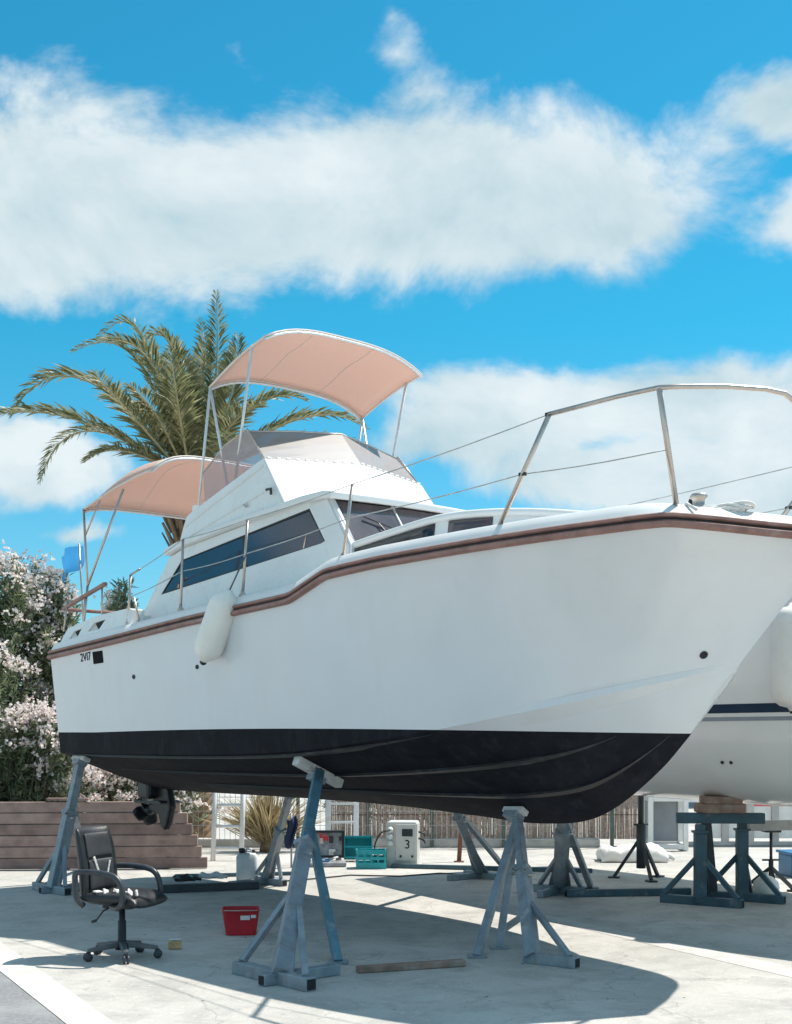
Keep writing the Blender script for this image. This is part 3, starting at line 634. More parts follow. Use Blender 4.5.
# stanchions and lifelines
stn = [((1.16, -1.31, 2.66), (1.20, -1.31, 3.13)), ((2.02, -1.335, 2.72), (2.05, -1.33, 3.36)), ((2.88, -1.335, 2.77), (2.94, -1.33, 3.41)), ((4.06, -1.33, 2.94), (4.14, -1.31, 3.51))]
pul = {'b1': (5.50, -1.30, 3.0), 't1': (5.96, -1.39, 3.645), 'b2': (6.585, -.99, 3.02), 't2': (6.70, -1.36, 3.65)}
for sg in (1, -1):
    mir = lambda p: (p[0], p[1]*sg, p[2])
    tops = []; mids = []
    for a, t in stn:
        s_ = MB().tube([mir(a), mir(t)], .0125, 8).build('stanchion', M['steel'], boat, True)
        MB().lathe([(.032, 0), (.032, .01), (.018, .03), (.016, .05)], 12, mir(a)).build('stanchion_base', M['steel'], s_, True)
        tops.append(mir(t)); mids.append(mir([a[k]*.45+t[k]*.55 for k in range(3)]))
    gate = MB().tube([mir((1.20, -1.31, 3.13)), mir((1.34, -1.30, 3.17))], .011, 6).tube([mir((1.18, -1.31, 2.92)), mir((1.26, -1.31, 2.9)), mir((1.34, -1.31, 2.68))], .011, 6).build('gate_brace', M['steel'], boat, True)
    def line(pts, nm):
        out = []
        for i in range(len(pts)-1):
            a, c = Vector(pts[i]), Vector(pts[i+1])
            out += [a.lerp(c, t)-Vector((0, 0, .012*math.sin(math.pi*t))) for t in np.linspace(0, 1, 6)[:-1]]
        out.append(Vector(pts[-1])); MB().tube(out, .0045, 5).build(nm, M['wirew'], boat, True)
    P = {k: mir(v) for k, v in pul.items()}
    if sg < 0: P['b1'] = (5.9, 1.24, 3.0); P['t1'] = (6.34, 1.385, 3.648)
    line(tops+[P['t1']], 'lifeline')
    m1 = Vector(P['b1']).lerp(Vector(P['t1']), .48); m2 = Vector(P['b2']).lerp(Vector(P['t2']), .48)
    line(mids+[m1, m2], 'lifeline')
    rail = [P['t1']]+[mir((6.45, -1.385, 3.65))]+[P['t2']]+[mir(p) for p in ((6.78, -1.27, 3.652), (6.93, -1.04, 3.655), (7.04, -.80, 3.652), (7.09, -.68, 3.635), (7.115, -.58, 3.585), (7.12, -.50, 3.50), (7.08, -.32, 3.22), (6.99, -.14, 2.95))]
    pr = MB().tube(rail, .0165, 10).build('pulpit_rail', M['steel'], boat, True)
    MB().tube([P['b1'], P['t1']], .0165, 10).build('pulpit_post', M['steel'], pr, True)
    MB().tube([P['b2'], P['t2']], .0165, 10).build('pulpit_post', M['steel'], pr, True)
    for k in (m1, Vector(P['t1'])): MB().box(k, (.05, .03, .025)).build('lifeline_toggle', M['black'], pr, bevel=.005)
# coil of line and windlass on the bow
rope = MB()
for k in range(5):
    a0 = random.random()*6; rope.tube([(6.62+.05*k*.3+.14*math.cos(a0+t), -.62+.10*k*.2+.12*math.sin(a0+t), 2.985+.012*k+.008*math.sin(3*t)) for t in np.linspace(0, 6.28, 22)], .012, 6)
rope.tube([(6.50, -.75, 3.02), (6.62, -.93, 3.025), (6.70, -.96, 2.97)], .01, 6)
rope.build('mooring_line', M['wrope'], boat, True)
MB().lathe([(.06, 0), (.06, .03), (.035, .05), (.035, .08), (.055, .10), (.04, .12)], 14, (6.62, -.80, 2.98)).build('bow_cleat', M['steel'], boat, True)
MB().tube([(6.5, -.70, 3.03), (6.52, -.70, 3.09)], .02, 8).build('deck_filler', M['black'], boat, True)
# fittings through the topsides
def on_side(px, py):
    best = None
    for i in range(nst-1):
        for s in np.linspace(0, 1, 41):
            p = topside(i, s); w = W(*p); d = (CX+F*w.x/w.y-px)**2+(HZ-F*(w.z-EYE)/w.y-py)**2
            if best is None or d < best[0]: best = (d, i, s)
    _, i, s = best; p = Vector(topside(i, s)); u = (Vector(topside(min(i+1, nst-1), s))-Vector(topside(max(0, i-1), s))).normalized(); v = (Vector(topside(i, min(1, s+.05)))-Vector(topside(i, max(0, s-.05)))).normalized()
    n = u.cross(v).normalized(); n = n if n.y < 0 else -n
    return p, u, v, n
for px, py, r in ((137, 676, .017), (198, 668, .016), (706, 655, .022)):
    p, u, v, n = on_side(px, py); q = n.to_track_quat('Z', 'Y')
    MB().lathe([(r*1.25, 0), (r*1.25, .006), (r, .010), (r*.8, .010), (r*.75, .002)], 16, p+n*.001, q).build('skin_fitting', M['black'], boat, True)
p, u, v, n = on_side(86, 658.5)
M4 = Matrix.Translation(p+n*.004) @ Matrix((u, v, n)).transposed().to_4x4()
text_mesh('2VI7', .115, 'registration_lettering', M['ink'], boat, M4 @ Matrix.Diagonal((.9, 1, 1, 1)))
p, u, v, n = on_side(98.5, 656.5); q = Matrix((u, v, n)).transposed().to_quaternion()
MB().box(p+n*.004, (.17, .12, .006), q).build('dark_plate', M['ink'], boat, bevel=.02)
# sterndrive
sd = MB().prism([(-.32, .98), (-.05, 1.08), (.02, .82), (-.05, .62), (-.10, .55), (-.16, .60), (-.20, .72), (-.38, .76), (-.40, .84), (-.30, .86)], lambda a, b: (a+.13, -.05, b), lambda a, b: (a+.13, .05, b)).build('sterndrive', M['black'], boat, bevel=.025)
MB().prism([(-.55, .865), (-.08, .885), (-.02, .865), (-.08, .85), (-.5, .845)], lambda a, b: (a+.13, -.14, b), lambda a, b: (a+.13, .14, b)).build('cavitation_plate', M['black'], sd)
pp = MB().lathe([(.02, -.02), (.055, .0), (.06, .12), (.045, .16)], 14, (-.27, 0, .765), Quaternion((0, 1, 0), -math.pi/2))
for k in range(4):
    a = k*math.pi/2+.4; rr = []
    for s in np.linspace(0, 1, 5):
        rad = .05+.13*s; w = .05+.05*math.sin(math.pi*min(1, s*.8+.1))
        rr.append([(-.34+t*.05*(1-s*.3), rad*math.cos(a+t*w/rad*.8), .765+rad*math.sin(a+t*w/rad*.8)) for t in (-1, -.3, .4, 1)])
    pp.grid(rr)
pp.build('propeller', M['black'], sd, True, solid=.008, recalc=True)
MB().box((-.2, 0, 1.15), (.22, .34, .5)).build('transom_shield', M['black'], boat, bevel=.04)
# hung fender
p0 = inv(229, 592, -1.44); p1 = inv(204, 660, -1.53)
fd = empty('fender', 'cream cylindrical fender hanging by a dark rope from the cruiser rail', 'fender', W(*p0))
ax = (W(*p1)-W(*p0)); Lf = ax.length; q = ax.normalized().to_track_quat('Z', 'Y'); r = .128
prof = [(.025, -.02), (.04, 0), (r*.55, .02), (r*.85, .06), (r, .12), (r, Lf-.12), (r*.85, Lf-.06), (r*.55, Lf-.02), (.04, Lf), (.025, Lf+.02)]
MB().lathe(prof, 28, (0, 0, 0), q).build('body', M['fender'], fd, True)
MB().tube([Vector((0, 0, 0))-ax.normalized()*.02, W(2.93, -1.36, 3.08)-W(*p0), W(2.93, -1.335, 3.12)-W(*p0)], .007, 6).build('rope', M['rope'], fd, True)
MB().lathe([(.03, 0), (.03, .03), (.012, .045)], 12, ax, q).build('end_plug', M['rubber'], fd, True)

# ---------------------------------------------------------------- boat stands
def hollow(b_, a, c, w):   # dark plates on solid beam ends, painted as the shade inside a tube
    pass
def stand(label, foot, top, along, half=(.55, .45), mp='stand', mr='stand', post_w=.11, rear=None, pad=True, braces=True, scale=1., stub=True, gus=.12, rt=.68):
    foot = Vector(foot); top = Vector(top); al = Vector((*along, 0)).normalized(); inw = Vector((top.x-foot.x, top.y-foot.y, 0))
    inw = (inw-al*inw.dot(al)); inw = inw.normalized() if inw.length > .05 else Vector((-al.y, al.x, 0))
    e = empty('boat_stand', label, 'boat stand', foot, 0, 'steel stands propping the boats'); T = top-foot; Z = Vector((0, 0, 1)); h = .09*scale
    a = -al*half[0]+Z*h/2; c = al*half[1]+Z*h/2
    bb = MB().beam(a, c, h, h).build('base_beam', M[mp], e, bevel=.006)
    for q_, s_ in ((a, -1), (c, 1)): MB().beam(q_+al*s_*.0005, q_+al*s_*.003, h*.78, h*.78).build('tube_end_shade', M['hole'], bb)  # dark plate on the solid end, shade of a hollow put into its colour
    if stub:
        s1 = inw*-.14-al*.02+Z*h*.45; MB().beam(s1, s1+inw*.62, h*.85, h*.85).build('cross_foot', M[mp], e, bevel=.006)
        MB().beam(s1-inw*.0005, s1-inw*.003, h*.66, h*.66).build('tube_end_shade', M['hole'], bb)
    B = Z*h; tdir = (T-B).normalized(); L_ = (T-B).length
    MB().beam(B-tdir*.04, B+tdir*L_*.56, post_w*1.1, post_w*1.1, inw).build('post', M[mp], e, bevel=.006)
    inner = MB().beam(B+tdir*L_*.40, B+tdir*(L_-.07), post_w*.82, post_w*.82, inw).build('inner_post', M[mr], e, bevel=.006)
    MB().lathe([(.03, -.02), (.03, .04)], 12, B+tdir*(L_-.08), tdir.to_track_quat('Z', 'Y')).build('screw_jack', M['steel'], inner, True)
    qc = tdir.to_track_quat('Z', 'Y'); cw = post_w*1.32
    col_ = MB().box(B+tdir*L_*.56, (cw, cw, .05), Matrix((al-tdir*al.dot(tdir), tdir.cross(al-tdir*al.dot(tdir)), tdir)).transposed().to_quaternion() if True else qc).build('collar', M[mp], e, bevel=.005)
    for s_ in (-1, 1): MB().tube([B+tdir*L_*.56+al*s_*cw*.45-inw*cw*.45, B+tdir*L_*.56+al*s_*cw*.45-inw*cw*.58], .009, 6).build('bolt', M['rust'], col_)
    MB().tube([B+tdir*L_*.52-al*.10, B+tdir*L_*.52+al*.10], .011, 8).build('locking_pin', M['steel'], inner, True)
    if braces:
        for s_, l_ in ((-1, half[0]), (1, half[1])):
            if l_ > .25: MB().beam(al*s_*(l_-.06)+Z*h, B+tdir*L_*.36, .045*scale, .045*scale).build('side_brace', M[mp], e, bevel=.004)
        # gusset plates
        for s_ in ((-1, 1) if gus else ()):
            o_ = al*s_*.06
            MB().add([al*s_*.05+Z*h, al*s_*gus+Z*h, B+tdir*L_*.30+al*s_*.05, al*s_*.05+Z*h+inw*.012, al*s_*gus+Z*h+inw*.012, B+tdir*L_*.30+al*s_*.05+inw*.012], [(0, 1, 2), (5, 4, 3), (0, 3, 4, 1), (1, 4, 5, 2), (2, 5, 3, 0)]).build('gusset', M[mp], e)
    if rear is not None:
        for rr in (rear if isinstance(rear, list) else [rear]):
            rp = Vector(rr)-foot; MB().beam(rp+Z*.005, B+tdir*L_*rt, .065*scale, .065*scale).build('rear_leg', M[mr], e, bevel=.005)
            MB().box(rp+Z*.008, (.14, .14, .012)).build('foot_plate', M[mp], e)
    if pad:
        nrm = pad if isinstance(pad, tuple) else None
        pa, pn, pw = pad[0], pad[1], pad[2]
        pa = Vector(pa).normalized(); pn = Vector(pn).normalized(); pb = pn.cross(pa).normalized(); pa = pb.cross(pn)
        q_ = Matrix((pa, pb, pn)).transposed().to_quaternion()
        th = .075 if pw > .3 else .045
        MB().box(T-pn*(th/2-.002), (pw, .085, th), q_).build('pad', M['pad'], e, bevel=.006)
        MB().box(T-pn*(th+.02), (.13, .11, .05), q_).build('pad_bracket', M[mp], e, bevel=.004)
    return e
AX = (BX.x, BX.y)
def bcontact(px, py, y):   # hull bottom point seen at that pixel, given its offset from the keel
    p = inv(px, py, y); return p
def hull_pt(x, y, gap=.0): return W(x, y, hull_z(x, y)-gap)
def hull_n(x, y):
    a = hull_pt(x+.05, y)-hull_pt(x-.05, y); b_ = hull_pt(x, y+.02)-hull_pt(x, y-.02); n = a.cross(b_).normalized(); return n if n.z > 0 else -n
def find_hull(px, py, y0=-1.25, y1=-.1):
    best = None
    for x in np.linspace(-.05, 5.6, 120):
        for y in np.linspace(y0, y1, 60):
            w = hull_pt(x, y); d = (CX+F*w.x/w.y-px)**2+(HZ-F*(w.z-EYE)/w.y-py)**2
            if best is None or d < best[0]: best = (d, x, y)
    return best[1], best[2]
def padded(x, y, w=.36, axv=None):
    n = hull_n(x, y); a = (hull_pt(x, y+.03)-hull_pt(x, y-.03)).normalized() if w > .3 else BX; return (tuple(a), tuple(n), w)
x, y = find_hull(319, 768)
stand('blue stand with a white pad, nearest, beside the red bucket', gnd(281, 984), hull_pt(x, y, .004), AX, (.50, .32), 'stand', 'standblue', .098, [gnd(338, 963)], padded(x, y, .50), scale=.95)
x, y = find_hull(80, 756, -1.27, -1.0); x = max(x, .12)
stand('grey stand under the stern corner, in front of the stacked planks', gnd(54, 893), hull_pt(x, -1.18, .004), AX, (.42, .30), 'stand', 'stand', .10, [gnd(84, 868)], padded(x, -1.18, .26), scale=.9)
x, y = find_hull(516, 818, -.6, -.2)
stand('grey tripod stand under the bow, right of the timber on the ground', gnd(532, 963), hull_pt(x, y, .004), (1, -.75), (.05, .36), 'stand', 'stand', .080, [gnd(477, 957), gnd(499, 948)], padded(x, y, .2), scale=.85, gus=0, rt=.92, stub=False)
stand('slim grey stand leaning from beside the white jerry can', gnd(268, 884), hull_pt(1.75, .25, .004), AX, (.30, .30), 'stand', 'stand', .075, None, padded(1.75, .25, .2), scale=.8)
stand('pale stand leaning under the hull, behind the tripod bow stand', gnd(481, 878), hull_pt(3.0, .95, .004), AX, (.25, .25), 'stand', 'stand', .075, [gnd(504, 868)], padded(3.0, .95, .2), scale=.8)
stand('grey stand on the far side of the bow, left of the dark post', gnd(560, 893), hull_pt(4.65, .62, .004), (1, -.55), (.28, .28), 'stand', 'stand', .095, [gnd(591, 888)], padded(4.65, .62, .2), scale=.9)

# ---------------------------------------------------------------- neighbour boat
ND = Vector((.53, -.85, 0)).normalized(); NO = Vector((1.9, 15.77, 0))      # stern centre, heading
nrot = math.atan2(ND.y, ND.x)
nb = empty('white_yacht', 'white boat with a navy stripe standing behind the cruiser bow', 'boat', NO, nrot)
NY = Vector((-ND.y, ND.x, 0))
sec = []
for x, hb_, zk, zs in ((0, 1.15, 1.02, 2.75), (1., 1.28, .97, 2.74), (2.2, 1.35, .94, 2.76), (3.5, 1.36, .93, 2.80), (4.8, 1.30, .93, 2.88), (6., 1.08, 1.0, 2.98), (7., .72, 1.25, 3.08), (7.8, .30, 1.6, 3.18), (8.2, .02, 2.2, 3.24)):
    r = []
    for s in np.linspace(0, 1, 19):
        a = s*math.pi/2*1.0
        yy = hb_*min(1, math.sin(a)**.62) if s > 0 else 0
        zz_ = zk+(zs-zk)*(1-math.cos(a)**1.0)**1.25 if s < 1 else zs
        r.append((x+(.25*(zz_-1.1) if x > 7 else 0), -yy*(1+.05*s), zz_))
    sec.append(r)
D_ = catmull([np.array(r).flatten() for r in sec], 5); rows = [[tuple(p) for p in d.reshape(-1, 3)] for d in D_]
nbm = MB(); nbm.grid(rows); nbm.grid([[flip(p) for p in r] for r in rows])
t0 = rows[0]; nbm.add(t0+[flip(p) for p in t0], [(k, k+1, len(t0)+k+1, len(t0)+k) for k in range(len(t0)-1)])
nbm.grid([[r[-1], (r[-1][0], 0, r[-1][2]+.05), flip(r[-1])] for r in rows])
nbm.build('hull', mat('bright_gelcoat', (.92, .90, .87), .2, .02, 2.5, coat=.25, dirt=((.86, .84, .80), .55, .35), dscale=1.3), nb, 'angle')
def band(z0, z1, d):
    out = []
    for r in rows[:-3]:
        rr = []
        for z in np.linspace(z0, z1, 4):
            zs_ = [p[2] for p in r]; y_ = np.interp(z, zs_, [p[1] for p in r]); x_ = np.interp(z, zs_, [p[0] for p in r]); rr.append((x_, y_-d, z))
        out.append(rr)
    return out
for sg in (1, -1):
    for z0, z1, m_ in ((1.795, 1.875, 'navy'), (1.725, 1.76, 'greys')):
        MB().grid([[(p[0], p[1]*sg, p[2]) for p in r] for r in band(z0, z1, .004)]).build('stripe', M[m_], nb, True)
def nw(px, py):     # the point of the neighbour's side seen at a pixel
    A = np.array(rows); A = A[:, :, None, :]*(1-np.linspace(0, 1, 6)[None, None, :, None])+np.roll(A, -1, 0)[:, :, None, :]*np.linspace(0, 1, 6)[None, None, :, None]; A = A[:-1]
    B = A[:, :-1, :, None, :]; C_ = A[:, 1:, :, None, :]; t_ = np.linspace(0, 1, 8)[None, None, None, :, None]; G = (B*(1-t_)+C_*t_).reshape(-1, 3)
    wx = NO.x+ND.x*G[:, 0]+NY.x*G[:, 1]; wy = NO.y+ND.y*G[:, 0]+NY.y*G[:, 1]; d = (CX+F*wx/wy-px)**2+(HZ-F*(G[:, 2]-EYE)/wy-py)**2; p = G[int(np.argmin(d))]
    return NO+ND*p[0]+NY*p[1]+Vector((0, 0, p[2])), p
for px_, py_ in ((723, 763), (731, 763)):
    w, p = nw(px_, py_); d_ = (Vector((0, 0, EYE))-w).normalized()
    MB().lathe([(.016, 0), (.016, .012), (.009, .014)], 12, Vector((p[0], p[1]-.004, p[2])), Vector((0, -1, -.6)).to_track_quat('Z', 'Y')).build('skin_fitting', M['black'], nb, True)
wf, pf = nw(792, 657)
dirc = (Vector((0, 0, EYE))-wf); dirc.z = 0; dirc.normalize()
c = wf+dirc*.18
fd2 = empty('fender', 'large white fender hanging against the navy striped boat', 'fender', c)
r = .185; hL = .42
MB().lathe([(.03, -hL-.03), (.05, -hL), (r*.6, -hL+.015), (r*.9, -hL+.06), (r, -hL+.13), (r, hL-.13), (r*.9, hL-.06), (r*.6, hL-.015), (.05, hL), (.03, hL+.03)], 28).build('body', M['fender'], fd2, True)
MB().tube([(0, 0, hL+.02), (.02, .06, hL+.30), (.03, .15, hL+.5)], .008, 6).build('rope', M['rope'], fd2, True)
MB().lathe([(.03, -hL-.05), (.03, -hL-.02)], 12).build('end_plug', M['rubber'], fd2, True)

# trestle with two posts and cross beam, blocks of timber on top
def nhull_z(wx, wy):
    v = Vector((wx, wy, 0))-NO; x_ = v.dot(ND); y_ = abs(v.dot(NY)); i = int(np.clip(np.searchsorted([r[0][0] for r in rows], x_), 1, len(rows)-1)); r_ = rows[i]
    return float(np.interp(y_, [-p[1] for p in r_], [p[2] for p in r_]))
tp = gnd(700, 905); tq = gnd(742, 901)
tre = empty('trestle', 'teal steel trestle with a cross beam under the navy striped boat', 'trestle', (tp+tq)/2)
mid = (tp+tq)/2; bz = nhull_z(mid.x, mid.y)-.205
MB().beam(Vector((-.42, .03, bz)), Vector((.40, -.03, bz)), .11, .10).build('cross_beam', M['standteal'], tre, bevel=.006)
for p_, hh in ((tp-mid, .55), (tq-mid, .5)):
    MB().beam(p_+Vector((0, 0, .02)), p_+Vector((0, 0, .68)), .105, .105).build('post', M['standteal'], tre, bevel=.006)
    MB().beam(p_+Vector((0, 0, .6)), p_+Vector((0, 0, bz-.05)), .082, .082).build('inner_post', M['standteal'], tre, bevel=.006)
    MB().box(p_+Vector((0, 0, .69)), (.135, .135, .02)).build('collar', M['standteal'], tre)
    bs = MB().beam(p_+Vector((-.32, .22, .04)), p_+Vector((.34, -.24, .04)), .08, .08).build('base_beam', M['standteal'], tre, bevel=.005)
    MB().beam(p_+Vector((.34, -.24, .04)), p_+Vector((.343, -.242, .04)), .062, .062).build('tube_end_shade', M['hole'], bs)  # dark end plate, painted like a shaded hollow
    for s_ in (-1, 1): MB().beam(p_+Vector((.30*s_, -.21*s_, .08)), p_+Vector((0, 0, .48)), .045, .045).build('side_brace', M['standteal'], tre, bevel=.004)
    MB().beam(p_+Vector((.18, .34, .03)), p_+Vector((0, 0, .5)), .045, .045).build('side_brace', M['standteal'], tre, bevel=.004)
MB().beam(Vector((-.06, .1, .1)), Vector((-.14, .02, bz-.04)), .06, .09).build('diagonal_brace', M['standdark'], tre)
def blk(label, z, dx, w, h, rz):
    o = MB().box((0, 0, 0), (w, .30, h)).build('timber_block', M['timber'], bevel=.012); o.location = mid+Vector((dx, .02, z)); o.rotation_euler = (0, 0, rz); tag(o, label, 'timber block', 'blocks under the striped boat')
blk('lower weathered timber block resting on the teal trestle', bz+.05+.045, -.01, .42, .088, .05)
blk('upper timber block between trestle and striped hull, topmost of two', bz+.05+.088+.036, .0, .36, .07, -.06)

def jack(label, foot, h, mm, spread=.28, r=.03, pad=True):
    e = empty('jack_stand', label, 'jack stand', foot, random.random())
    MB().tube([(0, 0, .12), (0, 0, h*.55)], r*1.15, 10).build('column', M[mm], e, True)
    MB().tube([(0, 0, h*.45), (0, 0, h)], r*.7, 10).build('inner_column', M[mm], e, True)
    for k in range(3):
        a = k*2.094+.35; MB().beam((spread*math.cos(a), spread*math.sin(a), .015), (0, 0, h*.42), .035, .035).build('leg', M[mm], e, bevel=.004)
        MB().box((spread*math.cos(a), spread*math.sin(a), .01), (.12, .10, .018), Quaternion((0, 0, 1), a)).build('foot', M[mm], e)
    MB().tube([(-.09, 0, h*.54), (.09, 0, h*.54)], .010, 6).build('handle', M[mm], e, True)
    if pad: MB().box((0, 0, h+.01), (.16, .16, .025)).build('head_plate', M[mm], e, bevel=.004)
    return e
g_ = gnd(641, 879); jack('tall dark jack stand just right of the cruiser forefoot', g_, 1.12, 'standdark', .30, .045)
g_ = gnd(771, 893); jack('thin black jack stand at the right, holding up a grey board', g_, .62, 'standdark', .30, .022)
bd = MB().box((0, 0, 0), (.78, .22, .09)).build('board', M['kerb'], bevel=.01); bd.location = g_+Vector((.12, .02, .685)); bd.rotation_euler = (0, -.01, .1); tag(bd, 'grey board lying across the thin black jack stand', 'board')
buoy = empty('round_fender', 'small white round fender on the ground beneath the grey board', 'fender', gnd(766, 899))
buoy.scale = (.72, .72, .72)
MB().lathe([(.03, .0), (.10, .02), (.16, .08), (.18, .16), (.16, .24), (.09, .30), (.03, .32), (.03, .36)], 20).build('body', M['fender'], buoy, True)
MB().lathe([(.10, .001), (.165, .075), (.12, .03)], 20).build('base_ring', M['rubber'], buoy, True)
bx_ = empty('blue_crate', 'blue plastic crate cut off by the right edge of the picture', 'crate', gnd(806, 876), .1)
MB().box((0, 0, .13), (.5, .4, .26)).build('body', M['bluebox'], bx_, bevel=.02); MB().box((0, 0, .27), (.54, .44, .03)).build('rim', M['bluebox'], bx_, bevel=.008)
for s_ in (-1, 1): MB().box((0, .205*s_, .18), (.14, .015, .03)).build('handle', M['bluebox'], bx_, bevel=.005)

# steel beams and the timber on the ground
def ground_beam(name, label, a, b_, w, h, mm, cat, tube=True):
    e = empty(name, label, cat, (a+b_)/2); m_ = (a+b_)/2
    d = (b_-a).normalized(); MB().beam(a-m_+Vector((0, 0, h/2+.002)), b_-m_+Vector((0, 0, h/2+.002)), w, h).build('beam', M[mm], e, bevel=.006)
    if tube:
        for s_, q_ in ((-1, a), (1, b_)): MB().beam(q_-m_+d*s_*.0005+Vector((0, 0, h/2)), q_-m_+d*s_*.003+Vector((0, 0, h/2)), w*.8, h*.8).build('tube_end_shade', M['hole'], e)  # beam is solid, its hollow ends are shade painted on thin plates
    return e
ground_beam('timber_beam', 'long weathered timber lying between the two nearest stands', gnd(357, 973), gnd(464, 966), .07, .045, 'timber', 'timber', False)
ground_beam('steel_beam', 'dark steel beam on the ground right of the far bow stand', gnd(566, 897), gnd(690, 895), .08, .07, 'standteal', 'steel beam')
ground_beam('steel_beam', 'long dark steel rail on the ground beyond the power pedestal', gnd(392, 868), gnd(592, 873), .06, .05, 'standteal', 'steel beam')
ground_beam('steel_beam', 'steel beam with clutter on it left of the jerry can', gnd(160, 893), gnd(258, 889), .10, .08, 'standdark', 'steel beam')
ground_beam('steel_beam', 'thin blue steel bar on the ground in front of the planks', gnd(175, 878), gnd(300, 875), .05, .04, 'standteal', 'steel beam')
rp = empty('rusty_pole', 'thin rusty pole standing on the concrete beyond the power pedestal', 'pole', gnd(459, 862))
MB().tube([(0, 0, .01), (.03, .05, .45), (.10, .12, 1.3)], [.028, .028, .026], 8).build('pole', M['rust'], rp, True); MB().box((0, 0, .006), (.12, .12, .012)).build('foot_plate', M['rust'], rp)

# ---------------------------------------------------------------- office chair
ch = empty('office_chair', 'worn black office chair on castors standing at the shadow edge', 'office chair', gnd(122, 958), R(-20))
ch.scale = (.89, .89, .89)
for k in range(5):
    a = R(72*k+20); d = Vector((math.cos(a), math.sin(a), 0)); n = Vector((-d.y, d.x, 0))
    MB().beam(d*.03+Vector((0, 0, .115)), d*.29+Vector((0, 0, .085)), .055, .05, (0, 0, 1), .035, .028).build('base_leg', M['chairleg'], ch, bevel=.008)
    c = MB(); q = n.to_track_quat('Z', 'Y')
    for s_ in (-1, 1): c.lathe([(.012, -.010), (.032, -.010), (.034, 0), (.032, .010), (.012, .010)], 14, d*.29+n*.016*s_+Vector((0, 0, .0345)), q)
    cs = c.build('castor', M['chairarm'], ch, True); MB().box(d*.285+Vector((0, 0, .062)), (.03, .03, .035)).build('castor_fork', M['black'], cs, bevel=.006)
MB().lathe([(.055, .07), (.06, .12), (.035, .14), (.034, .30), (.026, .31), (.026, .42)], 18).build('gas_column', M['black'], ch, True)
MB().box((0, 0, .425), (.26, .18, .04)).build('tilt_plate', M['black'], ch, bevel=.01)
MB().tube([(-.03, -.05, .43), (-.06, -.18, .40), (-.085, -.24, .33)], .007, 6).tube([(-.085, -.24, .33), (-.12, -.25, .32)], .012, 8).build('lever', M['black'], ch, True)
# seat: rounded cushion
def cushion(w, l, h, o, name, m_, fn=None, par=ch, e=.22):
    rows_ = []
    for i in range(15):
        r_ = []; u = math.sin(math.pi/2*(-1+2*i/14))
        for k in range(15):
            v = math.sin(math.pi/2*(-1+2*k/14)); hh = (1-abs(u)**5)*(1-abs(v)**5); r_.append((u, v, hh))
        rows_.append(r_)
    up = [[Vector((o[0]+u*l/2, o[1]+v*w/2, o[2]+h*.5*max(0, hh)**.4)) for u, v, hh in r_] for r_ in rows_]; dn = [[Vector((o[0]+u*l/2, o[1]+v*w/2, o[2]-h*.5*max(0, hh)**.4)) for u, v, hh in r_] for r_ in rows_]
    if fn: up = [[fn(p) for p in r_] for r_ in up]; dn = [[fn(p) for p in r_] for r_ in dn]
    return MB().grid(up).grid(dn).build(name, m_, par, True)
def seat_fn(p): return Vector((p.x, p.y, p.z-.028*max(0, (p.x-.12)/.13)**2+.015*(p.y/.25)**2))
seat = cushion(.50, .52, .11, (.02, 0, .49), 'seat', M['chair'], seat_fn)
# backrest curved, leaning back
def back_fn(p):   # build flat in x(up) then stand it
    up = p.x+.31; y_ = p.y*(1-.12*max(0, (up-.35)/.3)**2); dep = p.z
    return Vector((-.27-.15*(up-.05)+.09*math.sin((up)*4.2)*.35-dep+.10*(p.y/.25)**2*.6, y_, .48+up*.92))
cushion(.49, .62, .10, (0, 0, 0), 'backrest', M['chair'], back_fn)
bk = [o_ for o_ in ch.children if o_.name.startswith('backrest')][0]
def back_pad(u0, u1, w, dz, name, m_): return cushion(w, u1-u0, .035, ((u0+u1)/2-.31, 0, -dz), name, m_, back_fn, bk)
back_pad(.36, .57, .36, .052, 'head_panel', M['chairmat']); back_pad(.08, .34, .34, .055, 'lumbar_panel', M['chairmat'])
tb = MB()
for (u, y_, l_, w_, an) in ((.30, -.07, .14, .022, .5), (.27, .10, .10, .018, -.3)):
    p_ = back_fn(Vector((u-.31, y_, -.078))); tb.box(p_, (.008, w_, l_), Quaternion((1, 0, 0), an))
tb.build('torn_seam', M['foam'], bk)
for s_ in (-1, 1):
    y_ = .285*s_
    MB().tube(catmull([(-.20, y_*.85, .44), (-.235, y_, .50), (-.25, y_, .62), (-.245, y_, .70), (-.17, y_, .715), (.0, y_, .71), (.12, y_, .68), (.175, y_, .60), (.18, y_, .50), (.13, y_*.92, .44), (.03, y_*.7, .435)], 5).tolist(), .024, 8).build('armrest', M['chairarm'], ch, True)
fo = MB()
for k in range(7): fo.box((-.10+.055*k+random.uniform(-.02, .02), -.17+random.uniform(-.03, .10), .549+random.uniform(0, .008)), (.07, .05, .014), Quaternion((random.random(), random.random(), 1), random.random()*3).normalized())
fo.build('torn_foam', M['foam'], ch, bevel=.006)

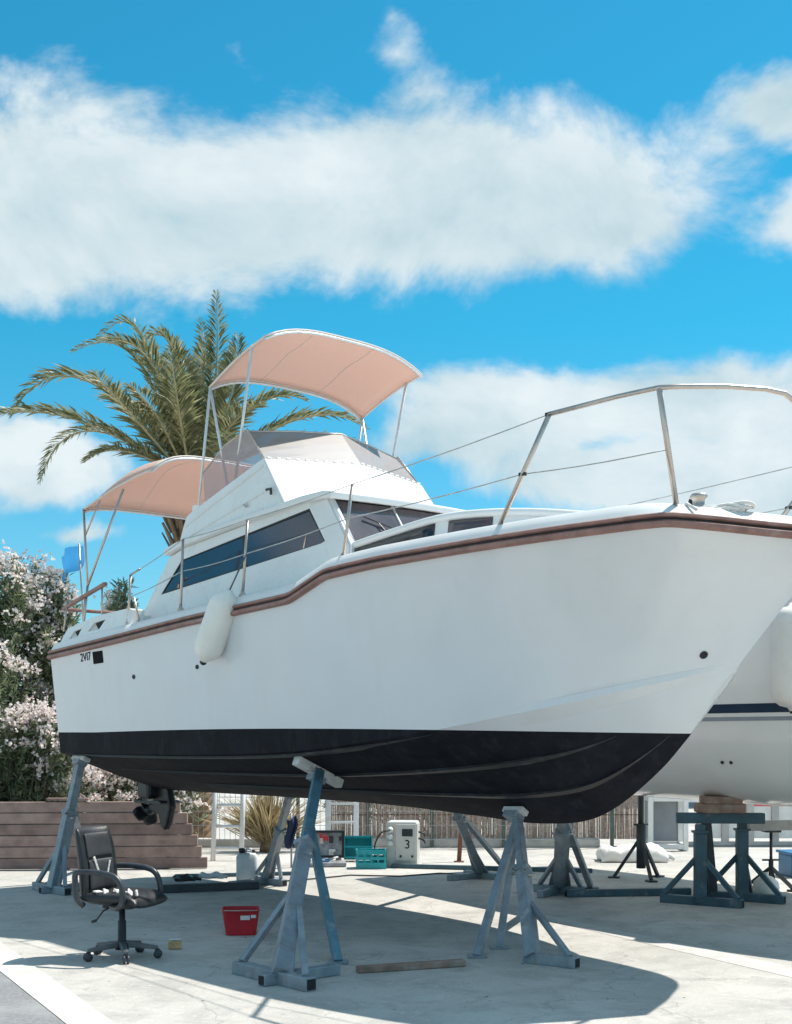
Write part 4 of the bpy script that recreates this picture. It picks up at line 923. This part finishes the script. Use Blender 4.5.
# ---------------------------------------------------------------- small things on the ground
bu = empty('red_bucket', 'red plastic bucket with white stickers beside the nearest stand', 'bucket', gnd(241, 934), .1)
def rrect(w, l, z, r=.04, n=4):
    out = []
    for cx_, cy_, a0 in ((w/2-r, l/2-r, 0), (-w/2+r, l/2-r, 90), (-w/2+r, -l/2+r, 180), (w/2-r, -l/2+r, 270)):
        for k in range(n+1): a = R(a0+90*k/n); out.append((cx_+r*math.cos(a), cy_+r*math.sin(a), z))
    return out
MB().grid([rrect(.24, .18, .003), rrect(.27, .20, .10), rrect(.295, .225, .195), rrect(.305, .235, .20), rrect(.305, .235, .21), rrect(.285, .21, .212), rrect(.26, .19, .1), rrect(.23, .17, .012)], True).add(rrect(.24, .18, .003), [tuple(range(20))]).add(rrect(.23, .17, .012), [tuple(range(20))]).build('body', M['red'], bu, 'angle')
MB().box((.035, -.110, .145), (.075, .003, .035), Quaternion((1, 0, 0), .11)).build('sticker', M['label'], bu); MB().box((.10, -.1115, .155), (.04, .003, .025), Quaternion((1, 0, 0), .11)).build('sticker', M['label'], bu)
MB().tube(catmull([(-.155, 0, .19), (-.16, -.05, .2), (-.10, -.13, .205), (.1, -.13, .205), (.16, -.05, .2), (.155, 0, .19)], 4).tolist(), .004, 5).build('handle', M['steel'], bu, True)
cn = empty('jerry_can', 'milky white plastic jerry can with dark caps under the stern', 'jerry can', gnd(247, 882), .15)
MB().grid([rrect(.20, .16, .004), rrect(.23, .18, .03), rrect(.23, .18, .27), rrect(.19, .15, .31), rrect(.12, .09, .32)], True).add(rrect(.12, .09, .32), [tuple(range(20))]).build('body', M['can'], cn, 'angle', bevel=.006)
MB().lathe([(.035, .32), (.035, .365), (.028, .37)], 14, (-.055, 0, 0)).build('cap', M['black'], cn, True); MB().lathe([(.02, .32), (.02, .35)], 12, (.07, 0, 0)).build('small_cap', M['black'], cn, True)
MB().tube([(-.02, 0, .315), (.0, 0, .36), (.04, 0, .36), (.05, 0, .315)], .014, 8).build('handle', M['can'], cn, True)
sp = empty('sponge_block', 'small ochre block lying on the concrete right of the office chair', 'sponge', gnd(175, 949), .2)
MB().box((0, 0, .035), (.10, .06, .066)).build('block', M['yellow'], sp, bevel=.01); MB().box((0, 0, .072), (.09, .055, .006)).build('top_layer', M['whitep'], sp, bevel=.002)
# turquoise crates
def crate(label, loc, rz, tilt=0.):
    e = empty('plastic_crate', label, 'crate', loc, rz, 'turquoise crates'); e.rotation_euler = (tilt, 0, rz)
    w, l, h = .36, .28, .22
    MB().box((0, 0, .008), (w, l, .014)).build('floor', M['teal'], e)
    for sx, sy, ww, ll in ((0, -1, w, .016), (0, 1, w, .016), (-1, 0, .016, l-.034), (1, 0, .016, l-.034)):
        cx_, cy_ = sx*(w/2-.008), sy*(l/2-.008)
        p_ = MB()
        for z_, hh in ((.045, .06), (.125, .035), (.20, .05)): p_.box((cx_, cy_, z_), (ww, ll, hh))
        L_ = max(ww, ll)
        for k in range(5):
            t_ = -L_/2+.02+(L_-.04)*k/4; p_.box((cx_+(t_ if sy else 0), cy_+(0 if sy else t_), .12), (.02 if sy else ww*.8, ll*.8 if sy else .02, .19))
        p_.build('side', M['teal'], e)
    MB().box((0, 0, .225), (w+.03, .02, .012)).build('handle_bar', M['teal'], e)
    return e
cr1 = crate('turquoise crate standing on the ground beside the open tool case', gnd(371, 868), .05)
cr2 = crate('turquoise crate tipped up on its side behind the other one', gnd(358, 861)+Vector((0, .10, .145)), .02, R(78))
# open tool case
tc_ = empty('tool_case', 'open grey tool case full of tools, its lid raised', 'tool case', gnd(327, 866), .08)
MB().box((0, 0, .03), (.46, .32, .05)).build('tray', M['tooltray'], tc_, bevel=.01)
lid = MB().plate([[(-.22, .08), (-.22, .42), (.22, .42), (.22, .08)], [(-.19, .11), (-.19, .39), (.19, .39), (.19, .11)]], lambda a, b_, d: (a, .17+d+.10*(b_-.08), b_), .05).build('lid', M['black'], tc_, bevel=.008)
MB().box((0, .225, .25), (.40, .02, .31), Quaternion((1, 0, 0), -.1)).build('lid_panel', M['tooltray'], lid)
for k in range(9):
    MB().box((random.uniform(-.17, .17), .185, random.uniform(.14, .36)), (random.uniform(.02, .07), .02, random.uniform(.03, .10))).build('tool', [M['red'], M['whitep'], M['black'], M['steel']][k % 4], tc_, bevel=.004)
for k in range(10):
    MB().box((random.uniform(-.19, .19), random.uniform(-.13, .10), .07+.012*(k % 3)), (random.uniform(.06, .16), .025, .022), Quaternion((0, 0, 1), random.random()*3)).build('tool', [M['whitep'], M['bluebox'], M['black'], M['steel']][k % 4], tc_, bevel=.004)
# bag
bag = empty('black_bag', 'small black bag slumped at the foot of the power pedestal', 'bag', gnd(383, 866))
cushion(.18, .30, .12, (0, 0, .06), 'body', M['black'], lambda p: Vector((p.x, p.y, max(.002, p.z+.02*math.sin(p.x*22)+.01*math.sin(p.y*31)))), bag)
MB().tube(catmull([(-.1, 0, .10), (-.05, -.03, .15), (.05, -.02, .14), (.1, .02, .09)], 4).tolist(), .010, 6).build('strap', M['black'], bag, True)
# power pedestal
ped = empty('power_pedestal', 'off-white dockside power pedestal marked with the number 3', 'power pedestal', gnd(403, 866), R(-6))
body = MB().prism([(-.19, .02), (.19, .02), (.19, .52), (.17, .55), (-.17, .55), (-.19, .52)], lambda a, b_: (a, -.16, b_), lambda a, b_: (a, .18, b_)).build('cabinet', M['post'], ped, bevel=.012)
dr = MB().box((.05, -.168, .30), (.25, .016, .44)).build('door', M['post'], ped, bevel=.006)
MB().box((.07, -.179, .42), (.13, .008, .09)).build('display', M['screen'], dr, bevel=.004)
text_mesh('3', .15, 'number', M['ink'], dr, Matrix.Translation((.07, -.178, .275)) @ Matrix.Rotation(R(90), 4, 'X'))
for x_ in (-.01, .13): MB().lathe([(.014, 0), (.014, .012), (.006, .014)], 10, (x_, -.178, .135), Quaternion((1, 0, 0), math.pi/2)).build('lock', M['black'], dr, True)
for z_ in (.46, .38, .30): MB().lathe([(.035, 0), (.035, .04), (.025, .06)], 12, (-.135, -.16, z_), Quaternion((1, 0, 0), math.pi/2+.3)).build('socket', M['whitep'], ped, True)
MB().tube(catmull([(-.135, -.22, .45), (-.24, -.26, .42), (-.32, -.24, .26), (-.30, -.22, .06), (-.25, -.25, .012)], 5).tolist(), .009, 6).build('cable', M['rubber'], ped, True)
MB().tube(catmull([(.19, 0, .42), (.25, -.02, .40), (.27, 0, .36)], 4).tolist(), .012, 6).tube(catmull([(.19, 0, .34), (.25, -.02, .32), (.27, 0, .28)], 4).tolist(), .012, 6).build('side_plug', M['black'], ped, True)
MB().box((0, 0, .012), (.44, .42, .024)).build('plinth', M['kerb'], ped, bevel=.005)
# ladders
def ladder(label, p, w, h, n, r, lean, mm, rz=0., rect=False):
    e = empty('ladder', label, 'ladder', p, rz)
    for s_ in (-1, 1):
        if rect: MB().beam((s_*w/2, 0, .0), (s_*w/2, lean, h), .03, .07).build('rail', M[mm], e, bevel=.004)
        else: MB().tube([(s_*w/2, 0, .0), (s_*w/2, lean, h)], r, 10).build('rail', M[mm], e, True)
    for k in range(n):
        t_ = (k+.6)/n
        if rect: MB().box((0, lean*t_, h*t_), (w, .08, .03)).build('rung', M[mm], e, bevel=.004)
        else: MB().tube([(-w/2, lean*t_, h*t_), (w/2, lean*t_, h*t_)], r*.6, 8).build('rung', M[mm], e, True)
    return e
ladder('white tubular ladder leaning on the fence behind the sterndrive', gnd(227, 861), .36, 1.35, 5, .032, .35, 'whitep')
ladder('white step ladder standing behind the nearest stand', gnd(342, 852), .38, 1.5, 6, .03, .45, 'alu', 0, True)
# draped blue cloth hung by the slim stand
bc = empty('blue_jacket', 'dark blue jacket hanging beside the slim grey stand', 'jacket', gnd(291, 868)); rows_ = [[(-.06+.12*u+.02*math.sin(v*6), .03*math.sin(u*9+v*3), .60-.34*v-.03*math.sin(u*5)) for u in np.linspace(0, 1, 9)] for v in np.linspace(0, 1, 8)]
MB().grid(rows_).build('cloth', M['bluew'], bc, True, solid=.02)
MB().tube([(0, .05, .0), (0, .05, .66)], .012, 8).build('hanging_post', M['stand'], bc, True)
# clutter on the beam
for k, (px_, py_, mm, lab, d_) in enumerate(((212, 886, 'whitep', 'white rag lying on the dark beam left of the jerry can', (.26, .16, .05)), (184, 889, 'black', 'black cordless tool lying on the dark beam', (.22, .12, .06)))):
    e = empty('rag' if k == 0 else 'power_tool', lab, 'rag' if k == 0 else 'power tool', gnd(px_, py_)+Vector((0, 0, .0)), .4*k)
    cushion(d_[1], d_[0], d_[2], (0, 0, .105), 'body', M[mm], lambda p: Vector((p.x, p.y, max(.083, p.z+.014*math.sin(p.x*40)+.01*math.sin(p.y*50)))), e)
    MB().tube([(0, 0, .10), (.12, -.05, .11), (.17, -.04, .10)], .018, 8).build('fold' if k == 0 else 'handle', M[mm], e, True)
# cable on the ground
cb = MB().tube([tuple(gnd(px_, py_)+Vector((0, 0, .01))) for px_, py_ in ((262, 878), (285, 882), (320, 879), (350, 876), (400, 877), (440, 874), (470, 876))], .008, 6).build('power_cable', M['rubber'], None, True); tag(cb, 'thin black cable running over the concrete past the power pedestal', 'cable')

# stacked planks
pk = empty('plank_stack', 'low wall of stacked brown planks under the oleanders', 'plank stack', gnd(95, 872))
o_ = gnd(95, 872); pa = gnd(-75, 871); pb = gnd(206, 869); dirp = (pb-pa).normalized(); nrmp = Vector((-dirp.y, dirp.x, 0)); Lp = (pb-pa).length
for k in range(6):
    z0 = .01+k*.133; a = pa+nrmp*(.05+k*.012+random.uniform(-.006, .006))-o_; e_ = pb-dirp*(.062*k+random.uniform(-.02, .02))+nrmp*(.05+k*.012)-o_
    MB().beam(a+Vector((0, 0, z0+.064)), e_+Vector((0, 0, z0+.064)), .07, .128).build('plank', M['plank' if k % 3 else 'plank_b'], pk, bevel=.008)
for t_ in (.15, .5, .86):
    b_ = pa+dirp*Lp*t_-o_; MB().beam(b_+nrmp*.13+Vector((0, 0, 0)), b_+nrmp*.19+Vector((0, 0, .78)), .08, .05).build('back_post', M['plank_b'], pk)
ob = MB().box((0, 0, .02), (.5, .12, .03)).tube([(.1, 0, .03), (.14, 0, .08), (.2, 0, .03)], .015, 6).build('offcut', M['plank_b'], bevel=.005); ob.location = (pa+dirp*Lp*.5+nrmp*.12)+Vector((0, 0, .813)); tag(ob, 'short dark offcut lying on top of the plank stack', 'offcut')

# ---------------------------------------------------------------- fences and far things
FY = 18.7
kb = MB().box((0, 0, .06), (7.6, .25, .12)).build('low_wall', M['kerb'], bevel=.015); kb.location = (-.9, FY-.1, 0); tag(kb, 'low concrete wall running along the foot of the fence', 'low wall')
fe = empty('mesh_fence', 'welded wire mesh fence behind the cruiser with pale posts', 'fence', (-1.6, FY-.28, 0))
wr = MB()
for k in range(110): x_ = -4.2+k*.075; wr.beam((x_, 0, .1), (x_, 0, 1.55), .006, .006)
for z_ in (.12, .32, .52, .72, .92, 1.12, 1.32, 1.52): wr.beam((-4.2, .008, z_), (4.0, .008, z_), .008, .008)
wr.build('wire_mesh', M['wirew'], fe, kind='stuff')
for px_ in (80, 150, 298, 368, 432, 504, 571, 612): MB().beam(((px_-CX)/F*(FY-.24)+1.6, .04, 0), ((px_-CX)/F*(FY-.24)+1.6, .04, 1.6), .05, .05).build('fence_post', M['wire'], fe, bevel=.004)
re_ = empty('reed_screen', 'pinkish brown reed screen standing behind the mesh fence', 'reed fence', (0, FY+.05, 0))
rd = MB()
for k in range(300):
    x_ = -1.0+k*.0165+random.uniform(-.004, .004); rd.tube([(x_, random.uniform(-.008, .008), .10), (x_+random.uniform(-.012, .012), random.uniform(-.01, .01), 1.25+random.uniform(-.05, .08))], .0085, 4, False)
rd.build('reeds', M['reed'], re_, kind='stuff')
for z_ in (.45, .85): MB().tube([(-1., -.014, z_), (3.95, -.014, z_)], .005, 4).build('binding_wire', M['rust'], re_)
for px_, lab in ((432, ''),): pass
# white open rack and railing on the right
rk = empty('white_rack', 'white open-fronted box rack behind the neighbouring boat', 'rack', gnd(668, 851), -.05)
for x_ in (-.24, .24):
    for y_ in (0, .45): MB().box((x_, y_, .38), (.07, .07, .74)).build('upright', M['whitep'], rk, bevel=.006)
for z_ in (.06, .72):
    for y_ in (0, .45): MB().box((0, y_, z_), (.408, .068, .07)).build('cross_bar', M['whitep'], rk, bevel=.006)
    for x_ in (-.24, .24): MB().box((x_, .225, z_), (.068, .378, .07)).build('side_bar', M['whitep'], rk, bevel=.006)
MB().box((-.24, .225, .40), (.03, .378, .6)).build('side_panel', M['greys'], rk); MB().box((0, .46, .40), (.41, .02, .6)).build('back_panel', M['greys'], rk)
MB().box((-.02, .2, .82), (.52, .5, .1)).build('top_tray', M['whitep'], rk, bevel=.01)
wr_ = empty('white_railing', 'low white railing with grey uprights at the right background', 'railing', gnd(700, 846))
for k in range(12): MB().box((k*.36, 0, .33), (.10, .08, .62)).build('upright', M['kerb'], wr_, bevel=.006)
for k in range(11): MB().box((k*.36+.18, .03, .34), (.258, .03, .46)).build('infill_panel', M['whitep'], wr_)
MB().box((1.9, 0, .665), (4.3, .14, .06)).build('top_rail', M['whitep'], wr_, bevel=.008); MB().box((1.9, .0, .035), (4.3, .1, .06)).build('foot_rail', M['kerb'], wr_, bevel=.008)
rc = empty('upturned_dinghy', 'red upturned dinghy lying beyond the white railing', 'dinghy', (6.6, 22., 0), .2)
rr = [[(x_*1.3, math.cos(a)*.6*(1-abs(x_)**3*.8), .02+math.sin(a)*.72*(1-abs(x_)**4*.7)) for a in np.linspace(0, math.pi, 11)] for x_ in np.linspace(-1, 1, 13)]
MB().grid(rr).build('hull', M['redcov'], rc, True); MB().beam((-1.1, 0, .70), (1.1, 0, .70), .05, .05).build('keel_strip', M['whitep'], rc)
sh = empty('storage_shed', 'long white storage shed beyond the railing', 'shed', (6., 31, 0))
wl = MB().box((0, 0, 1.2), (9, 4, 2.4)).build('wall', M['kerb'], sh); MB().box((0, 0, 2.46), (9.4, 4.4, .12)).build('roof', M['greys'], sh)
for x_ in (-3, 0, 3): d = MB().box((x_, -2.03, 1.), (1.4, .06, 2.)).build('door', M['greys'], sh); MB().box((x_+.5, -2.08, 1.), (.05, .05, .2)).build('handle', M['black'], d)
# dropped white sack
sk = empty('white_sack', 'crumpled white sack on the ground behind the dark jack stand', 'sack', gnd(632, 861))
cushion(.5, .85, .26, (0, 0, .06), 'body', M['sack'], lambda p: Vector((p.x, p.y, max(.003, p.z+.04*math.sin(p.x*9)*math.cos(p.y*8)+.03*math.sin(p.x*23+p.y*17)))), sk)
MB().tube([(.38, 0, .06), (.48, .05, .07), (.55, .03, .02)], [.05, .04, .02], 8).build('tied_end', M['sack'], sk, True)

# ---------------------------------------------------------------- plants
def np_mesh(name, V, Fq, m_, parent, kind=None):
    me = bpy.data.meshes.new(name); n = len(V); k = Fq.shape[1]; nf = len(Fq)
    me.vertices.add(n); me.vertices.foreach_set('co', V.astype(np.float32).ravel()); me.loops.add(nf*k); me.loops.foreach_set('vertex_index', Fq.astype(np.int32).ravel())
    me.polygons.add(nf); me.polygons.foreach_set('loop_start', np.arange(0, nf*k, k, dtype=np.int32)); me.polygons.foreach_set('loop_total', np.full(nf, k, dtype=np.int32)); me.update(calc_edges=True); me.validate()
    me.materials.append(m_); o = bpy.data.objects.new(name, me); COL.objects.link(o); o.parent = parent
    if kind: o['kind'] = kind
    return o
def leaves(P, D, Ln, Wd, droop=.15):
    """lanceolate leaves: 2 quads folded in the middle; P base, D direction"""
    n = len(P); D = D/np.linalg.norm(D, axis=1, keepdims=True); A = rng.normal(size=(n, 3)); S_ = np.cross(D, A); S_ /= np.linalg.norm(S_, axis=1, keepdims=True)
    Ln = Ln[:, None]; Wd = Wd[:, None]; mid_ = P+D*Ln*.5; tip = P+D*Ln+np.array([0, 0, -1])*Ln*droop
    V = np.stack([P, mid_+S_*Wd, tip, mid_-S_*Wd], 1).reshape(-1, 3); return V, np.arange(n*4).reshape(n, 4)
def oleander(label, loc, wx, wy, h, ntw, bloom=.5, base=.15):
    e = empty('oleander_bush', label, 'oleander', loc, 0, 'oleanders behind the planks')
    st = MB(); LP = []; LD = []; FP = []
    for k in range(ntw):
        a = rng.uniform(0, 2*math.pi); rad = math.sqrt(rng.uniform(0, 1)); zt = h*(base+(1-base)*rng.uniform(0, 1)**.75)
        env = math.sqrt(max(.05, 1-((zt/h-.45)/.62)**2))*(1+.18*math.sin(3*a+loc[0]*5)+.12*math.sin(5*a+zt*3))
        tip = np.array([wx*rad*env*math.cos(a), wy*rad*env*math.sin(a), zt]); org = np.array([tip[0]*.35+rng.normal()*.06, tip[1]*.35+rng.normal()*.06, max(.02, zt-rng.uniform(.7, 1.3))])
        md = (org+tip)/2+np.array([0, 0, .12])
        if k % 4 == 0: st.tube([tuple(org*np.array([.5, .5, 0])), tuple(org), tuple(md), tuple(tip)], [.022, .013, .009, .004], 5, False)
        for j in range(30):
            t = rng.uniform(.25, 1.0); p = (1-t)**2*org+2*t*(1-t)*md+t*t*tip; d = tip-org; d /= np.linalg.norm(d); b_ = rng.normal(size=3); LP.append(p); LD.append(d*.75+b_*.6+np.array([0, 0, .15]))
        if rng.uniform() < bloom and rad > .35:
            for j in range(rng.integers(10, 30)): FP.append(tip+rng.normal(size=3)*np.array([.065, .065, .05])+np.array([0, 0, .03]))
    LP = np.array(LP); LD = np.array(LD); n = len(LP)
    V, Q = leaves(LP, LD, rng.uniform(.09, .17, n), rng.uniform(.010, .018, n)); np_mesh('foliage', V, Q, M['oleaf'], e, 'stuff')
    st.build('stems', M['stem'], e, recalc=False, kind='stuff')
    if FP:
        FP = np.array(FP); FP = np.repeat(FP, 4, 0); n = len(FP); D = rng.normal(size=(n, 3))+np.array([0, -.3, .5])
        V, Q = leaves(FP, D, rng.uniform(.032, .05, n), rng.uniform(.014, .022, n), .0); np_mesh('blossom', V, Q, M['obloom'], e, 'stuff')
    return e
oleander('tall pale pink oleander at the left edge behind the planks', ((-5-396)/F*16.9, 16.9, 0), .95, .8, 3.95, 520, .5)
oleander('leafy pink oleander right beside the cruiser stern', ((52-396)/F*17.3, 17.3, 0), .48, .6, 3.75, 300, .4)
oleander('slim oleander whose top shows behind the stern rail', ((122-396)/F*18.2, 18.2, 0), .34, .4, 3.75, 150, .35)
oleander('low white flowering oleander under the stern behind the planks', ((128-396)/F*17.5, 17.5, 0), 1.0, .45, 1.35, 260, .8, .4)
oleander('dark oleander lowest at the left, just behind the planks', ((20-396)/F*16.2, 16.2, 0), .9, .32, 1.9, 220, .5, .3)
# bare straw-coloured bush
yb = empty('dry_bush', 'straw coloured spiky bush between the two ladders', 'bush', ((268-396)/F*17.8, 17.8, .0))
n = 700; a = rng.uniform(0, 2*math.pi, n); t = rng.uniform(0, .95, n); D = np.stack([np.cos(a)*t*1.3, np.sin(a)*t*.5, 1-t*.4], 1)
V, Q = leaves(rng.normal(size=(n, 3))*np.array([.07, .05, .02])+np.array([0, 0, .1]), D, rng.uniform(.5, 1.05, n), rng.uniform(.006, .013, n), .12); np_mesh('blades', V, Q, M['straw'], yb, 'stuff')
MB().lathe([(.12, .0), (.10, .12), (.05, .2)], 10).build('stump', M['bark'], yb, True)
# hedge behind the fence, hardly seen
oleander('dusty green shrub behind the reed screen', (.9, 20.5, 0), 2.6, .6, 1.5, 260, .1, .3)
# palm
PY = 19.5
pc = at(188, 478, PY)
pal = empty('palm_tree', 'date palm with arching fronds rising behind the cruiser', 'palm tree', (pc.x+.15, PY, 0))
po = Vector((pc.x+.15, PY, 0)); tk = MB(); rr_ = []; hz_ = pc.z-.1
for i in range(60):
    t = i/59; cx_ = -.15*t**2; r_ = .24-.05*t+(.10*max(0, (t-.75)/.25)**1.5)
    rr_.append([(cx_+(r_*(1+.10*((i+k) % 2)))*math.cos(2*math.pi*k/14+i*.22), (r_*(1+.10*((i+k) % 2)))*math.sin(2*math.pi*k/14+i*.22), hz_*t) for k in range(14)])
tk.grid(rr_, True).build('trunk', M['bark'], pal)
boots = MB()
for k in range(70):
    a = k*2.4; z_ = hz_-1.0+1.0*(k/70); r_ = .26+.08*(k/70); p_ = Vector((-.15+r_*math.cos(a), r_*math.sin(a), z_)); d_ = Vector((math.cos(a)*.5, math.sin(a)*.5, .9)).normalized()
    boots.beam(p_-d_*.1, p_+d_*random.uniform(.12, .3), .09, .04, (0, 0, 1), .05, .02)
boots.build('leaf_boots', M['bark'], pal, kind='stuff')
def frond(pts, wmax=.36, dry=False, nl=62, side_up=None):
    C = [Vector(p)-po for p in bez(pts, 26)]; n = len(C); cp = np.array([tuple(p) for p in C]); seg_ = np.linalg.norm(np.diff(cp, axis=0), axis=1); s_ = np.concatenate([[0], np.cumsum(seg_)]); Ltot = s_[-1]
    rch = MB().tube(C, [.024*(1-.85*i/(n-1)) for i in range(n)], 6).build('frond', M['rachis'], pal, True)
    P = []; D = []; Ln = []
    for sgn in (-1, 1):
        for j in range(nl*2):
            t = .10+.90*j/(nl*2-1); q = t*Ltot; p = np.array([np.interp(q, s_, cp[:, k]) for k in range(3)]); p2 = np.array([np.interp(min(Ltot, q+.03), s_, cp[:, k]) for k in range(3)]); p1 = np.array([np.interp(max(0, q-.03), s_, cp[:, k]) for k in range(3)])
            T = p2-p1; T /= np.linalg.norm(T); up = np.array([0, 0, 1.]) if side_up is None else np.array(side_up); S_ = np.cross(T, up); S_ /= max(1e-5, np.linalg.norm(S_)); U_ = np.cross(S_, T)
            P.append(p); D.append(T*rng.uniform(.75, 1.05)+sgn*S_*rng.uniform(.55, .85)+U_*rng.uniform(.10, .55)+rng.normal(size=3)*.11); Ln.append(1.25*wmax*(math.sin(math.pi*min(1, .12+t*.86))**.6)*rng.uniform(.8, 1.1))
    P = np.array(P); D = np.array(D); Ln = np.array(Ln)
    V, Q = leaves(P, D, Ln, Ln*.034+.004, .16); np_mesh('leaflets', V, Q, M['palm_dry' if dry else 'palm'], rch, 'stuff')
def fr(pix, dep, **kw):   # pixels along the frond and how far each lies before or behind the crown
    frond([at(px_, py_, PY+d_) for (px_, py_), d_ in zip(pix, dep)], **kw)
fr([(182, 480), (110, 425), (45, 392), (-40, 425)], [0, -.3, -.5, -.6])
fr([(180, 476), (120, 380), (50, 340), (12, 415)], [0, -.1, -.1, -.2])
fr([(178, 478), (120, 425), (60, 405), (40, 482)], [0, .4, .7, .8], wmax=.28)
fr([(184, 470), (150, 360), (125, 322), (72, 352)], [0, .3, .6, .7], wmax=.3)
fr([(184, 470), (148, 335), (138, 295), (98, 338)], [0, .5, .9, 1.1], wmax=.28)
fr([(186, 474), (170, 380), (150, 335), (102, 340)], [0, -.6, -.9, -1.0], wmax=.42)
fr([(188, 470), (195, 370), (175, 322), (146, 338)], [0, .2, .3, .4], wmax=.4)
fr([(196, 474), (216, 410), (220, 360), (216, 292)], [0, -.2, -.3, -.4], wmax=.30, side_up=(0, -1, .2))
fr([(192, 468), (196, 400), (192, 365), (212, 335)], [0, .8, 1.2, 1.7], wmax=.36)
fr([(200, 474), (228, 420), (238, 380), (238, 335)], [0, -.5, -.7, -.8], wmax=.40)
fr([(200, 474), (240, 410), (270, 385), (306, 400)], [0, .2, .3, .3], wmax=.34)
fr([(204, 478), (260, 430), (320, 395), (366, 428)], [0, .4, .6, .7], wmax=.34)
fr([(204, 478), (270, 440), (330, 430), (372, 455)], [0, -.1, -.1, -.1], wmax=.34)
fr([(182, 474), (140, 420), (100, 385), (95, 372)], [0, -1.2, -1.9, -2.4], wmax=.36)
fr([(190, 474), (180, 420), (175, 385), (170, 350)], [0, -1.2, -1.7, -2.0], wmax=.42)
fr([(205, 474), (225, 440), (240, 430), (250, 450)], [0, -1.3, -2.0, -2.4], wmax=.36)
fr([(184, 478), (140, 450), (110, 440), (85, 462)], [0, -.8, -1.2, -1.5], wmax=.3)
fr([(190, 470), (200, 420), (210, 400), (230, 390)], [0, 1.3, 2.2, 2.8], wmax=.34)
fr([(184, 470), (160, 420), (130, 390), (100, 400)], [0, 1.3, 2.0, 2.5], wmax=.34)
fr([(196, 486), (215, 500), (225, 520), (230, 570)], [0, -.5, -.8, -.9], wmax=.26, dry=True)
for pix_, dep_ in (([(188, 474), (172, 400), (160, 372), (140, 362)], [0, -.2, -.2, -.2]), ([(190, 474), (190, 400), (180, 350), (160, 330)], [0, -.4, -.5, -.6]),
        ([(196, 474), (212, 420), (226, 385), (232, 352)], [0, .6, .9, 1.2]), ([(200, 476), (222, 430), (240, 410), (262, 405)], [0, -.8, -1.2, -1.5]), ([(186, 476), (165, 425), (150, 400), (128, 385)], [0, -1.0, -1.5, -1.9])): fr(pix_, dep_, wmax=.37)
fr([(194, 472), (205, 395), (210, 360), (200, 320)], [0, .5, .8, 1.0], wmax=.32)

# ---------------------------------------------------------------- final proportions of the cruiser
SC = Matrix.Diagonal((SX, SY, 1, 1))
def bake(o):
    for c_ in o.children:
        c_.data.transform(SC); bake(c_)
bake(boat)
